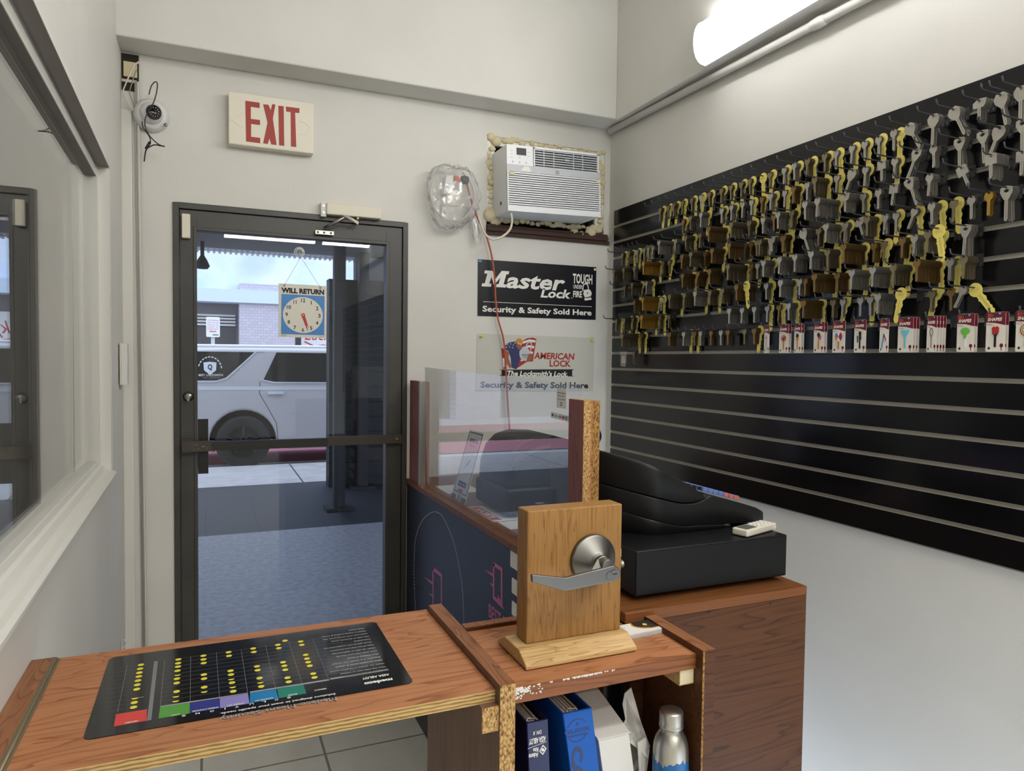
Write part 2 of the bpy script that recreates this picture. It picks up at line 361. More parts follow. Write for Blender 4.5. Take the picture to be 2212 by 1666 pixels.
# door_1
d1 = bpy.data.objects.new('door_1', None); COL.objects.link(d1); d1.location = (.337, YB, 0); d1['kind'] = 'structure'
b = MB(); y0, y1 = 3.026, 3.12
for a, c in (((DX0, y0, 0), (DX0+.022, y1, DZ)), ((DX1-.022, y0, 0), (DX1, y1, DZ)), ((DX0+.022, y0, DZ-.022), (DX1-.022, y1, DZ))): b.box(a, c, 'door_paint')
b.build('door_frame', d1, .002)
b = MB(); y0, y1 = 3.036, 3.082
for a, c in (((-.102, y0, .01), (-.042, y1, DZ-.024)), ((.707, y0, .01), (.776, y1, DZ-.024)), ((-.042, y0, 2.022), (.707, y1, DZ-.024)), ((-.042, y0, .01), (.707, y1, .24))): b.box(a, c, 'door_paint')
b.box((-.054, 3.031, .23), (-.0415, 3.05, 2.034), 'door_paint'); b.box((.7065, 3.031, .23), (.72, 3.05, 2.034), 'door_paint'); b.box((-.0415, 3.031, 2.0215), (.7065, 3.05, 2.034), 'door_paint')
b.build('door_leaf', d1, .0015)
MB().box((-.045, 3.055, .235), (.71, 3.061, 2.028), 'door_glass').build('door_pane', d1)
b = MB()
b.box((-.098, 3.000, 1.158), (.01, 3.012, 1.200), 'bronze_bare'); b.box((.01, 2.998, 1.160), (.455, 3.012, 1.196), 'door_dark'); b.box((.455, 3.000, 1.163), (.770, 3.012, 1.201), 'bronze_bare')
b.box((-.098, 3.012, 1.15), (-.06, 3.036, 1.208), 'bronze_bare'); b.box((.735, 3.012, 1.16), (.77, 3.036, 1.203), 'bronze_bare')
fr = Fr((0, 3.0, 0), (1, 0, 0), (0, 0, 1))
for k in range(14): a = random.uniform(-.06, .005); c = random.uniform(1.165, 1.198); fr.disc(b, a, c, random.uniform(.001, .003), 'worn', 0, .0004, 7)
fr.disc(b, .748, 1.183, .006, 'nickel', 0, .003, 12)
b.build('push_bar', d1, .0008)
b = MB().box((-.041, 3.046, 1.064), (-.003, 3.054, 1.282), 'black'); b.build('lock_cover_plate', d1, .001)
b = MB().lathe([(.0001, .014), (.010, .014), (.014, .011), (.019, .004), (.020, 0)], (-.074, 3.036, 1.372), (0, -1, 0), 'nickel'); b.box((-.0775, 3.008, 1.355), (-.0705, 3.022, 1.385), 'nickel')
b.build('thumb_turn', d1, 0)

# ================================================================== BACK WALL THINGS
Wf = Fr((0, YB, 0), (1, 0, 0), (0, 0, 1))      # frame of the door wall; a = x, b = z, c = distance into the room
def wallthing(n, label, cat, x, z, g=None): return thing(n, label, cat, (x, YB, z), g)
# hole in the wall corner where the cables come out
b = MB(); b.box((-.295, 3.030, 2.52), (-.238, 3.036, 2.655), 'hole_dark'); b.box((-.288, 3.024, 2.57), (-.243, 3.031, 2.625), 'foam'); b.box((-.294, 3.026, 2.55), (-.245, 3.03, 2.56), 'cord_white')
o = b.build('trim_4'); o['kind'] = 'structure'
# camera
t = wallthing('security_camera', 'white dome security camera with black infrared lens in the corner above the door', 'security camera', -.195, 2.44)
b = MB().lathe([(.0001, 0), (.062, 0), (.062, .012), (.058, .03), (.052, .040), (.045, .046), (.0001, .047)], (-.197, YB, 2.437), (.12, -1, -.1), 'white_plastic', 40)
b.lathe([(.006, .0), (.006, .004), (.0001, .004)], (-.147, 2.996, 2.40), (0, -1, 0), 'nickel', 10)
b.build('housing', t)
ax = Vector((.30, -1, -.16)).normalized()
MB().ball(Vector((-.197, 3.0, 2.437))+ax*.012, .040, 'white_plastic').build('eyeball', t)
b = MB().lathe([(.0001, .041), (.019, .041), (.021, .046), (.024, .044), (.027, .034)], Vector((-.197, 3.0, 2.437))+ax*.014, ax, 'black_gloss', 32)
aa = ax.orthogonal().normalized(); bb = ax.cross(aa)
for k in range(12): q = Vector((-.197, 3.0, 2.437))+ax*.0555+(aa*math.cos(k*PI/6)+bb*math.sin(k*PI/6))*.0155; b.ball(q, .0018, 'card_white', n=4)
b.build('lens', t)
# camera cables
pp = [at(x, y, 1, 2.930) for x, y in ((322, 204), (327, 186), (335, 177), (340, 182), (337, 205), (328, 230), (316, 250), (313, 270), (322, 292), (340, 310), (355, 317))]
b = MB().tube(smooth(pp), .0021, 'black')
pp = [at(x, y, 1, 2.94) for x, y in ((356, 316), (347, 315), (334, 313), (322, 318), (315, 326), (309, 341))]; pp[-1].y = 2.99; b.tube(smooth(pp), .0024, 'black')
pp = [at(x, y, 1, 2.978) for x, y in ((307, 262), (309, 275), (318, 288), (324, 298), (325, 308))]; b.tube(smooth(pp), .002, 'black')
b.tube([at(324, 307, 1, 2.945), at(315, 322, 1, 2.945)], .005, 'black')
tag(b.build('camera_cable', None, origin=(-.19, 2.98, 2.3)), 'loose black camera cable looping beside the dome camera', 'cable')
b = MB()
for pts in (((303, 136), (292, 139), (282, 158), (270, 185), (267, 196), (275, 215), (287, 240)), ((302, 132), (288, 143), (277, 168), (268, 190), (266, 200), (272, 212), (284, 235))):
    b.tube(smooth([at(x, y, 1, 3.0) for x, y in pts]), .0024, 'cord_white')
b.tube(smooth([at(x, y, 1, 3.005) for x, y in ((295, 150), (288, 170), (283, 186), (280, 200), (285, 216), (291, 232))]), .0018, 'worn')
tag(b.build('cable_bundle', None, origin=(-.25, 3.0, 2.5)), 'white painted cables spilling from the hole in the wall corner', 'cable')
# cable raceway
b = MB(); fo = at(295, 178, 1, YB); b.prism([(-.2515, YB, 2.555), (-.237, YB, 2.555), (-.221, YB, .0), (-.2355, YB, .0)], (0, -.012, 0), 'alu')
b.prism([(-.249, YB-.012, 2.555), (-.2455, YB-.012, 2.555), (-.2295, YB-.012, .0), (-.233, YB-.012, .0)], (0, -.0015, 0), 'trim_grey')
b.prism([(-.2405, YB-.012, 2.555), (-.237, YB-.012, 2.555), (-.221, YB-.012, .0), (-.2245, YB-.012, .0)], (0, -.0025, 0), 'trim_paint')
tag(b.build('cable_raceway', None, origin=(-.24, YB, 0)), 'thin vertical metal cable raceway running down the wall left of the door', 'cable raceway')
# exit sign
t = wallthing('exit_sign', 'ivory EXIT sign with red letters on the wall above the door', 'sign', .234, 2.357)
b = MB().box((.073, 2.984, 2.357), (.394, YB, 2.56), 'exit_ivory'); b.build('housing', t, .004)
b = MB(); fr = Fr((0, 2.984, 0), (1, 0, 0), (0, 0, 1))
def P2(x, y, yy): q = at(x, y, 1, yy); return q.x, q.z
def letterpoly(pts): fr.poly(b, [P2(x, y, 2.984) for x, y in pts], 'exit_red', 0, .0012)
k = .3165
def ex(pts): letterpoly([(x*k, y*k) for x, y in pts])
ex([(1675, 688), (1772, 702), (1772, 738), (1712, 729), (1712, 812), (1775, 820), (1775, 854), (1714, 846), (1714, 934), (1776, 942), (1776, 978), (1680, 965)])
ex([(1796, 712), (1832, 716), (1848, 755), (1858, 712), (1880, 714), (1862, 810), (1888, 990), (1852, 986), (1838, 945), (1828, 983), (1796, 978), (1826, 838)])
ex([(1900, 722), (1936, 726), (1940, 996), (1905, 992)])
ex([(1952, 728), (2044, 740), (2043, 772), (2014, 769), (2022, 1004), (1986, 1000), (1984, 765), (1953, 761)])
b.build('letters', t)
b = MB()
for ch in (((1662, 768), (1610, 800), (1576, 815), (1620, 850), (1660, 870)), ((2040, 822), (2090, 845), (2118, 875), (2080, 920), (2040, 915))):
    fr.line(b, [P2(x*k, y*k, 2.984) for x, y in ch], .0009, 'ivory', 0, .0012)
b.build('chevrons', t)
# door closer
t = wallthing('door_closer', 'white painted door closer with folding arm over the door', 'door closer', .55, 2.12)
b = MB().box((.447, 2.99, 2.121), (.674, YB, 2.168), 'ivory'); b.build('body', t, .004)
b = MB().box((.426, 3.0, 2.112), (.447, YB, 2.17), 'white_plastic'); fr2 = Fr((0, 3.0, 0), (1, 0, 0), (0, 0, 1)); fr2.disc(b, .4365, 2.155, .006, 'nickel', 0, .002, 14); fr2.disc(b, .4365, 2.128, .006, 'nickel', 0, .002, 14); b.build('bracket', t, .001)
b = MB(); q = [at(x, y, 1, 2.97) for x, y in ((740, 469), (770, 484))]
b.prism([at(740, 466, 1, 2.96), at(752, 467, 1, 2.96), at(775, 480, 1, 2.985), at(773, 486, 1, 2.985)], (0, -.006, 0), 'ivory'); b.lathe([(.0001, 0), (.009, 0), (.009, .03), (.0001, .03)], (.575, 3.0, 2.10), (0, 0, 1), 'nickel', 14)
b.build('main_arm', t)
b = MB().tube([at(744, 470, 1, 2.96), at(718, 484, 1, 2.985), at(700, 492, 1, 3.01)], [.007, .0065, .004], 'nickel', 10); b.build('fore_arm', t)
b = MB().box((.405, 3.012, 2.040), (.480, 3.036, 2.056), 'steel'); fr2 = Fr((0, 3.012, 0), (1, 0, 0), (0, 0, 1)); [fr2.disc(b, x, 2.048, .005, 'black', 0, .001, 10) for x in (.415, .44, .468)]; b.build('arm_shoe', t, .001)
# door sensor
tag(MB().box((-.094, 3.010, 1.985), (-.064, 3.036, 2.078), 'ivory').build('door_sensor', None, .003, origin=(-.079, 3.02, 1.985)), 'small ivory alarm contact at the door\'s top left corner', 'sensor')
# suction hook and clock sign
t = thing('suction_hook', 'clear round suction hook on the door glass above the clock sign', 'suction hook', (.345, 3.05, 1.965))
b = MB().lathe([(.021, .0), (.019, .002), (.0165, .004), (.015, .003), (.012, .006), (.009, .006), (.006, .012), (.0001, .012)], (.346, 3.054, 1.966), (0, -1, 0), 'film', 32)
b.lathe([(.021, .0005), (.0215, .002), (.0195, .003), (.0185, .002)], (.346, 3.054, 1.966), (0, -1, 0), 'white_plastic', 32); b.lathe([(.013, .004), (.0135, .007), (.0115, .007)], (.346, 3.054, 1.966), (0, -1, 0), 'white_plastic', 32); b.build('cup', t)
MB().tube([(.346, 3.042, 1.962), (.348, 3.034, 1.957), (.350, 3.036, 1.942), (.352, 3.03, 1.945)], .0016, 'white_plastic', 8).build('hook', t)
t = thing('clock_sign', 'hanging WILL RETURN sign with blue square and paper clock face inside the door glass', 'sign', (.36, 3.03, 1.611))
ys = 3.024; q0 = at(602, 612, 1, ys); q1 = at(706, 618, 1, ys); q2 = at(708.5, 731, 1, ys)
fr = Fr((q0.x, ys, q0.z), q1-q0, (0, 0, 1)); Wd = (q1-q0).length; H = (q1-q2).length
b = MB(); fr.rect(b, 0, -H, Wd, 0, 'clock_ivory', -.002, .002); b.build('card', t)
b = MB(); fr.rect(b, Wd*.055, -H*.945, Wd*.955, -H*.195, 'clock_blue', 0, .0004)
cx, cyy = Wd*.505, -H*.575; R_ = Wd*.415
fr.disc(b, cx, cyy, R_, 'clock_ivory', .0004, .0004, 48, ry=R_*.93)
for k_ in range(60):
    if k_ % 5 == 0: an = k_*PI/30; fr.disc(b, cx+math.sin(an)*R_*1.05, cyy+math.cos(an)*R_*.98, .0013, 'black_text', .0004, .0004, 8)
for i in range(1, 13):
    an = i*PI/6; x = cx+math.sin(an)*R_*.82; y = cyy+math.cos(an)*R_*.93*.82; s_ = str(i); ww = (.0056 if i == 11 else .0082) if len(s_) > 1 else (.0016 if i == 1 else .0050)
    fr.text(b, s_, x-ww, y-.0078, x+ww, y+.0078, 'black_text', .0008, bold=.02)
fr.text(b, 'WILL RETURN', Wd*.055, -H*.175, Wd*.945, -H*.075, 'black_text', 0, bold=.055)
fr.text(b, 'HY-KO', Wd*.06, -H*.985, Wd*.17, -H*.958, 'black_text', 0); fr.text(b, 'D-24', Wd*.86, -H*.985, Wd*.94, -H*.962, 'black_text', 0)
b.build('print', t)
b = MB()
for an, l in ((math.radians(157), .060), (math.radians(163.5), .072)):
    dx, dy = math.sin(an), math.cos(an); fr.poly(b, [(cx-dy*.007-dx*.004, cyy+dx*.007-dy*.004), (cx+dy*.007-dx*.004, cyy-dx*.007-dy*.004), (cx+dx*l, cyy+dy*l)], 'red', .0012+(l > .065)*.0005, .0004)
fr.disc(b, cx, cyy, .0075, 'red', .0012, .0014); fr.disc(b, cx, cyy, .0028, 'brass_bright', .0026, .001, 12); b.build('clock_hands', t)
b = MB(); hk = Vector((.350, 3.036, 1.944)); e0 = fr.p(.022, -.007, .001); e1 = fr.p(Wd-.026, -.009, .001)
b.tube([hk, e0], .0007, 'brass_dull', 5); b.tube([hk, e1], .0007, 'brass_dull', 5); [b.lathe([(.0042, 0), (.0042, .001), (.002, .001)], e, (0, -1, 0), 'brass_dull', 12) for e in (e0, e1)]; b.build('string', t)
# Master Lock sign
def msign():
    t = thing('advertising_sign', 'black rectangular lock sign with white lettering pinned to the wall', 'sign', (1.43, YB, 1.731))
    q0 = at(1032, 560.2, 1, YB); q1 = at(1287.5, 577.5, 1, YB); q2 = at(1031.5, 682.5, 1, YB)
    fr = Fr(q0, q1-q0, (0, 0, 1)); Wd = (q1-q0).length; H = (q0-q2).length
    b = MB(); fr.rect(b, 0, -H, Wd, 0, 'sign_black', 0, .003); b.build('board', t)
    b = MB(); c = .003
    # crop frame helper: x,y in 0..1 of the sign
    T_ = lambda s_, x0, y0, x1, y1, **k: fr.text(b, s_, x0*Wd, -y1*H, x1*Wd, -y0*H, 'white_text', c, **k)
    # slab serif M
    def pol(pts): fr.poly(b, [(x*Wd, -y*H) for x, y in pts], 'white_text', c, .0005)
    pol([(.055, .19), (.115, .19), (.14, .33), (.19, .18), (.250, .18), (.246, .235), (.228, .235), (.205, .42), (.225, .42), (.222, .475), (.145, .475), (.15, .42), (.165, .42), (.18, .30), (.128, .44), (.108, .30), (.09, .42), (.108, .42), (.104, .475), (.03, .475), (.034, .42), (.055, .42), (.075, .245), (.05, .245)])
    T_('aster', .225, .23, .725, .485, bold=.028, shear=.22)
    T_('Lock', .512, .455, .775, .625, bold=.03, shear=.22); T_('®', .777, .595, .79, .62)
    T_('TOUGH', .79, .145, .965, .335, bold=.03); T_('UNDER', .795, .355, .874, .43, bold=.02); T_('FIRE', .795, .47, .874, .59, bold=.03)
    fr.line(b, [(.045*Wd, -.745*H), (.962*Wd, -.755*H)], .0022, 'white_text', c)
    T_('Security & Safety Sold Here', .038, .815, .962, .955, bold=.03)
    for i in range(10): pass
    # padlock mark
    sh = [(.905+.024*math.cos(a), .40-.075*math.sin(a)) for a in [PI*k/10 for k in range(11)]]
    fr.line(b, [((.929)*Wd, -.46*H)]+[(x*Wd, -y*H) for x, y in sh]+[(.881*Wd, -.46*H)], .005, 'white_text', c)
    pol([(.892, .44), (.945, .43), (.962, .50), (.952, .56), (.90, .585), (.885, .52)]); pol([(.895, .60), (.955, .58), (.962, .62), (.90, .645)])
    fr.disc(b, .922*Wd, -.50*H, .0035, 'sign_black', c+.0006, .0004, 10)
    b.build('print', t)
    b = MB(); fr.disc(b, Wd*.985, -.012, .006, 'white', .003, .004, 14); fr.rect(b, .001, -.012, .018, -.003, 'clock_blue', .003, .001); b.build('fasteners', t)
msign()
def asign():
    t = thing('advertising_sign', 'pale grey lock sign with flag and padlock picture and red lettering, below the black sign', 'sign', (1.43, YB, 1.389))
    q0 = at(1029.8, 720.6, 1, YB); q1 = at(1283.3, 730.2, 1, YB)
    fr = Fr(q0, q1-q0, (0, 0, 1)); Wd = (q1-q0).length; H = .262
    b = MB(); fr.rect(b, 0, -H, Wd, 0, 'sign_grey', 0, .003); b.build('board', t)
    b = MB(); c = .003
    X = lambda x: (x-155)/1320*Wd
    Y = lambda x, y: -(y-940-(x-155)*.0379*1.0)/ (1575-990)*H*.985
    def pol(pts, mt, c_=.0): fr.poly(b, [(X(x), Y(x, y)) for x, y in pts], mt, c+c_, .0004)
    pol([(650, 1015), (700, 990), (760, 985), (800, 1000), (765, 1240), (700, 1240), (610, 1300), (560, 1310)], 'sign_red')
    for i in range(4):
        y = 1005+i*62; pol([(648-i*4, y+20), (720, y-2), (792-i*14, y+8), (788-i*14, y+34), (720, y+22), (640-i*4, y+48)], 'white', .0004)
    pol([(415, 1090), (440, 1310), (470, 1318), (475, 1230), (460, 1110)], 'sign_red'); pol([(430, 1200), (440, 1300), (455, 1290), (450, 1200)], 'white', .0004)
    pol([(440, 1075), (500, 1035), (560, 1025), (600, 1060), (640, 1120), (625, 1180), (600, 1300), (580, 1320), (530, 1300), (520, 1200), (490, 1120), (445, 1120)], 'flag_blue', .0008)
    for x, y in ((480, 1060), (515, 1050), (545, 1062), (470, 1085), (505, 1082), (538, 1090), (560, 1045)): fr.disc(b, X(x), Y(x, y), .0025, 'white', c+.0012, .0003, 6)
    pol([(458, 1125), (500, 1130), (495, 1200), (530, 1290), (515, 1310), (470, 1250)], 'skin', .0012)
    pol([(570, 1060), (615, 1055), (640, 1075), (630, 1105), (600, 1110)], 'skin', .0016)
    pol([(565, 1045), (570, 1010), (600, 990), (630, 998), (648, 1030), (650, 1048), (600, 1040)], 'khaki', .002)
    pol([(612, 1130), (650, 1085), (700, 1090), (735, 1140), (725, 1200), (690, 1235), (640, 1225), (615, 1180)], 'ac_grey', .0016)
    fr.text(b, 'AMERICAN', X(640), Y(670, 1180), X(715), Y(670, 1160), 'black_text', c+.002); fr.text(b, 'LOCK', X(655), Y(670, 1200), X(700), Y(670, 1185), 'black_text', c+.002)
    fr.line(b, [(X(x), Y(x, y)) for x, y in ((680, 1100), (690, 1060), (715, 1030), (742, 1040), (745, 1075), (735, 1120))], .006, 'ac_grey', c+.0016)
    pol([(715, 1160), (750, 1150), (755, 1220), (700, 1245), (690, 1230)], 'skin', .002)
    fr.text(b, 'AMERICAN', X(775), Y(1000, 1222)-.0, X(1243), Y(1000, 1150), 'sign_red', c, bold=.03, shear=.12); fr.text(b, 'LOCK', X(955), Y(1080, 1304), X(1200), Y(1080, 1232), 'sign_red', c, bold=.03, shear=.0)
    pol([(403, 1320), (1238, 1334), (1238, 1340), (1220, 1342), (1220, 1406), (1238, 1408), (1238, 1413), (400, 1385), (400, 1380), (425, 1376), (425, 1326), (403, 1324)], 'black_text')
    fr.text(b, "The Locksmith's Lock.", X(485), Y(830, 1402), X(1168), Y(830, 1342), 'white_text', c+.0006, bold=.03, shear=.2)
    fr.text(b, 'Security & Safety Sold Here', X(200), Y(800, 1548), X(1415), Y(800, 1460), 'black_text', c, bold=.035)
    b.build('print', t)
    b = MB()
    for x in (.018, Wd-.018): b.lathe([(.0001, .014), (.006, .012), (.004, .006), (.006, 0)], fr.p(x, -.012, .003), (0, -1, 0), 'dot_yellow', 12)
    b.build('push_pins', t)
asign()
# air conditioner in its hole
t = thing('air_conditioner', 'white window air conditioner with louvred grille set through the wall', 'air conditioner', (1.38, 2.9, 2.16))
YA = 2.872
def ap(x, y, c=0): q = at(x, y, 1, YA); return Vector((q.x, YA-c, q.z))
fa = [ap(1090.6, 309), ap(1290.6, 334), ap(1295, 470.7), ap(1095, 456)]     # tl tr br bl
fa_o = fa[3]; fu = fa[2]-fa[3]; fv = fa[0]-fa[3]
AF = Fr(fa_o, (fu.x, 0, fu.z), fv); AW = fu.length; AH = fv.length*.99
b = MB()
bx = [AF.p(0, 0), AF.p(AW, 0), AF.p(AW, AH), AF.p(0, AH)]
b.prism(bx, (0, .32, 0), 'ac_white'); b.build('case', t, .006)
b = MB(); AF.rect(b, .0, AH*.70, AW*.27, AH*.995, 'ac_white', .0, .006); AF.rect(b, 0, AH*.60, AW, AH*.70, 'ac_grey', 0, .005)
AF.rect(b, AW*.10, AH*.85, AW*.20, AH*.955, 'ac_slot', .006, .0008)
for x in (.06, .13, .20): AF.disc(b, AW*x, AH*.74, .0045, 'ac_grey', .006, .0006, 12)
for x, y in ((.05, .80), (.05, .85), (.05, .90), (.13, .80), (.13, .83), (.225, .84), (.225, .90)): AF.rect(b, AW*x-.006, AH*y, AW*x+.006, AH*y+.0025, 'ac_grey', .006, .0004)
AF.disc(b, AW*.53, AH*.645, .0085, 'black_text', .005, .0006, 20); AF.disc(b, AW*.53, AH*.645, .0070, 'ac_grey', .0056, .0004, 20); AF.text(b, 'GE', AW*.53-.005, AH*.645-.004, AW*.53+.005, AH*.645+.004, 'black_text', .006, shear=.2)
AF.rect(b, AW*.02, AH*.54, AW*.07, AH*.585, 'foam', .013, .0006); AF.rect(b, AW*.955, AH*.53, AW*.995, AH*.585, 'foam', .013, .0006); AF.poly(b, [(AW*.14, AH*.615), (AW*.25, AH*.615), (AW*.23, AH*.69), (AW*.18, AH*.69)], 'white', .0052, .0005)
b.build('control_panel', t)
b = MB(); AF.rect(b, AW*.28, AH*.715, AW*.975, AH*.97, 'ac_slot', .0, .001)
for i in range(7): z = AH*(.715+.255*(i+.5)/7); AF.rect(b, AW*.28, z-.0022, AW*.975, z+.0022, 'ac_grey', .001, .008)
for x in (.38, .485, .70, .80): AF.rect(b, AW*x, AH*.715, AW*x+.003, AH*.97, 'ac_grey', .0005, .009)
AF.rect(b, AW*.60, AH*.825, AW*.65, AH*.85, 'ac_grey', .008, .006)
for x in (.275, .968): AF.rect(b, AW*x, AH*.70, AW*(x+.012), AH*.985, 'ac_white', .0, .010)
AF.rect(b, AW*.275, AH*.965, AW*.98, AH*.995, 'ac_white', 0, .010)
b.build('air_vent', t)
b = MB(); AF.rect(b, .0, AH*.07, AW, AH*.60, 'ac_slot', 0, .002)
for i in range(15): z = AH*(.095+.50*(i+.5)/15); AF.rect(b, .003, z-.0026, AW-.003, z+.0028, 'ac_white', .002, .010)
AF.rect(b, 0, 0, AW, AH*.09, 'ac_white', 0, .012); AF.rect(b, 0, AH*.07, .006, AH*.6, 'ac_white', 0, .010); AF.rect(b, AW-.006, AH*.07, AW, AH*.6, 'ac_white', 0, .010)
b.build('louvre_grille', t, .0008)
b = MB(); x0 = bx[0].x
for i in range(7): b.box((x0-.0012, YA+.10+.02*i, 2.24), (x0, YA+.108+.02*i, 2.40), 'ac_grey')
for i in range(4): b.box((x0-.002, YA+.06, 2.22+.05*i), (x0, YA+.075, 2.235+.05*i), 'ac_slot')
b.build('side_vents', t)
b = MB().tube(smooth([at(x, y, 1, 2.86) for x, y in ((1104, 461), (1106, 478), (1102, 495), (1090, 508), (1074, 516), (1060, 516), (1048, 505), (1040, 488), (1034, 468))]), .0052, 'cord_white', 8); b.build('power_cord', t)
# hole lining, foam and ledge
b = MB()
b.box((HX0, YB, HZ0), (HX0+.012, 3.2, HZ1), 'wall_paint'); b.box((HX1-.012, YB, HZ0), (HX1, 3.2, HZ1), 'wall_paint'); b.box((HX0+.012, YB, HZ1-.012), (HX1-.012, 3.2, HZ1), 'wall_paint'); b.box((HX0, 3.19, HZ0), (HX1, 3.2, HZ1), 'hole_dark')
b.box((HX0+.012, YB+.005, HZ0+.04), (HX0+.05, YB+.02, HZ1-.02), 'white'); b.box((HX1-.06, YB+.005, HZ0+.04), (HX1-.012, YB+.02, HZ1-.02), 'white'); b.box((HX0+.012, YB+.006, HZ1-.05), (HX1-.012, YB+.02, HZ1-.012), 'white')
o = b.build('trim_5'); o['kind'] = 'structure'
b = MB(); random.seed(3)
pts = [(HX0+.02+i*.024, HZ1-.012-random.uniform(0, .02)) for i in range(26)]+[(HX0+.025+random.uniform(-.01, .012), HZ0+.05+i*.022) for i in range(15)]+[(HX1-.03+random.uniform(-.01, .01), HZ0+.03+i*.024) for i in range(15)]+[(HX0+.03+i*.027, HZ0+.035+random.uniform(0, .012)) for i in range(22)]
for x, z in pts: b.ball((x, YB+random.uniform(-.002, .012), z), random.uniform(.010, .019), 'foam', (random.uniform(.8, 1.7), .6, random.uniform(.5, 1.2)), 7)
for x, z, r in ((HX0+.055, 2.53, .026), (HX0+.03, 2.545, .02), (HX0+.03, 2.19, .035), (HX0+.055, 2.165, .028), (1.62, 2.15, .022), (1.71, 2.155, .03), (1.66, 2.14, .02)): b.ball((x, YB+.0, z), r, 'foam', (1, .7, .9), 8)
for i in range(len(b.v)): q = b.v[i]; b.v[i] = q+Vector((math.sin(q.z*310+q.x*90), math.sin(q.x*270+q.z*60), math.sin(q.x*330+q.z*120)))*.0013
tag(b.build('expanding_foam', None, origin=(1.47, YB, HZ0)), 'lumpy cream expanding foam filling the gap around the air conditioner', 'foam', kind='stuff')
b = MB().box((1.165, 3.012, 2.118), (1.80, YB+.1, 2.136), 'dark_wood'); b.box((1.165, 3.02, 2.136), (1.80, YB+.1, 2.150), 'dark_wood'); b.box((1.165, 3.022, 2.100), (1.81, YB, 2.118), 'dark_wood')
tag(b.build('wooden_ledge', None, .002, origin=(1.48, YB, 2.10)), 'dark stained wooden ledge under the air conditioner', 'ledge')
# plug, adapter and bag
t = thing('power_outlet', 'white wall outlet with boxy adapter behind clear plastic', 'outlet', (.99, YB, 2.27))
b = MB(); b.box((.955, 3.028, 2.215), (1.035, YB, 2.33), 'ivory'); b.build('cover_plate', t, .002)
b = MB(); b.prism([at(x, y, 1, 2.99) for x, y in ((965, 378), (980, 378), (978, 415), (968, 420), (957, 418), (962, 392))], (0, .04, 0), 'white_plastic'); b.build('plug_adapter', t, .003)
MB().tube(smooth([at(x, y, 1, 2.985) for x, y in ((966, 418), (964, 440), (960, 462))]), .005, 'cord_white').build('plug_cord', t)
t = thing('extension_cord', 'orange extension cord hanging from the bagged outlet down across both lock signs', 'cord', (1.2, 3.0, 1.17))
MB().tube(smooth([at(1003, 390, 1, 2.98)]+[at(x, y, 1, 2.995) for x, y in ((1008, 396), (1013, 415), (1022, 447), (1036, 480), (1047, 500), (1058, 535), (1065, 570), (1069, 610), (1071, 650), (1076, 690), (1086, 725), (1091, 760), (1093, 800), (1096, 860), (1102, 945))]), .0042, 'orange_dull', 8).build('cable', t)
b = MB().lathe([(.0001, 0), (.013, 0), (.014, .03), (.010, .034), (.0001, .034)], at(981, 386, 1, 2.99), Vector((1, -.1, -.1)), 'orange', 16); b.lathe([(.0001, 0), (.016, 0), (.018, .01), (.018, .028), (.012, .034), (.0001, .034)], at(996, 388, 1, 2.985), Vector((.9, -.4, -.15)), 'black', 20); b.build('socket_end', t)
random.seed(11)
b = MB(); n1, n2 = 64, 44; vs = []; c0 = Vector((.985, 2.975, 2.262))
from mathutils import noise as mn
def crump(th, ph):
    p = Vector((math.sin(th)*math.cos(ph), math.sin(th)*math.sin(ph), math.cos(th)))
    return 1+.16*mn.noise(p*1.6+Vector((3, 1, 2)))+.16*(abs(mn.noise(p*3.4))-.15)+.11*(abs(mn.noise(p*8))-.15)+.05*mn.noise(p*19)
for i in range(n2+1):
    th = PI*i/n2
    for j in range(n1):
        ph = 2*PI*j/n1; r = crump(th, ph)*(1-.25*max(0, math.cos(th))**2)
        vs.append(c0+Vector((math.sin(th)*math.cos(ph)*.112*r, math.sin(th)*math.sin(ph)*.043*r, math.cos(th)*.158*r)))
b.add(vs, [(i*n1+j, i*n1+(j+1) % n1, (i+1)*n1+(j+1) % n1, (i+1)*n1+j) for i in range(n2) for j in range(n1)], 'film', True)
vs = []
for i in range(16):
    z = 2.21-i*.0105; cx_ = 1.08+.03*i/15
    for j in range(24): ph = 2*PI*j/24; r = (.020-.0004*i)*(1+.3*math.sin(5*ph+i*.7)+random.uniform(-.1, .1)); vs.append(Vector((cx_+math.cos(ph)*r, 2.998+math.sin(ph)*r*.5, z)))
b.add(vs, [(i*24+j, i*24+(j+1) % 24, (i+1)*24+(j+1) % 24, (i+1)*24+j) for i in range(15) for j in range(24)], 'film', True)
b.tube(smooth([c0+Vector((math.cos(a)*.10, .0, math.sin(a)*.115-.01)) for a in [PI*(.35-k/9*1.5) for k in range(10)]]), .0045, 'cord_white', 8)
tag(b.build('plastic_bag', None, origin=(.985, 2.975, 2.1)), 'crumpled clear plastic bag tied around the wall plug and its coiled cord', 'plastic bag')
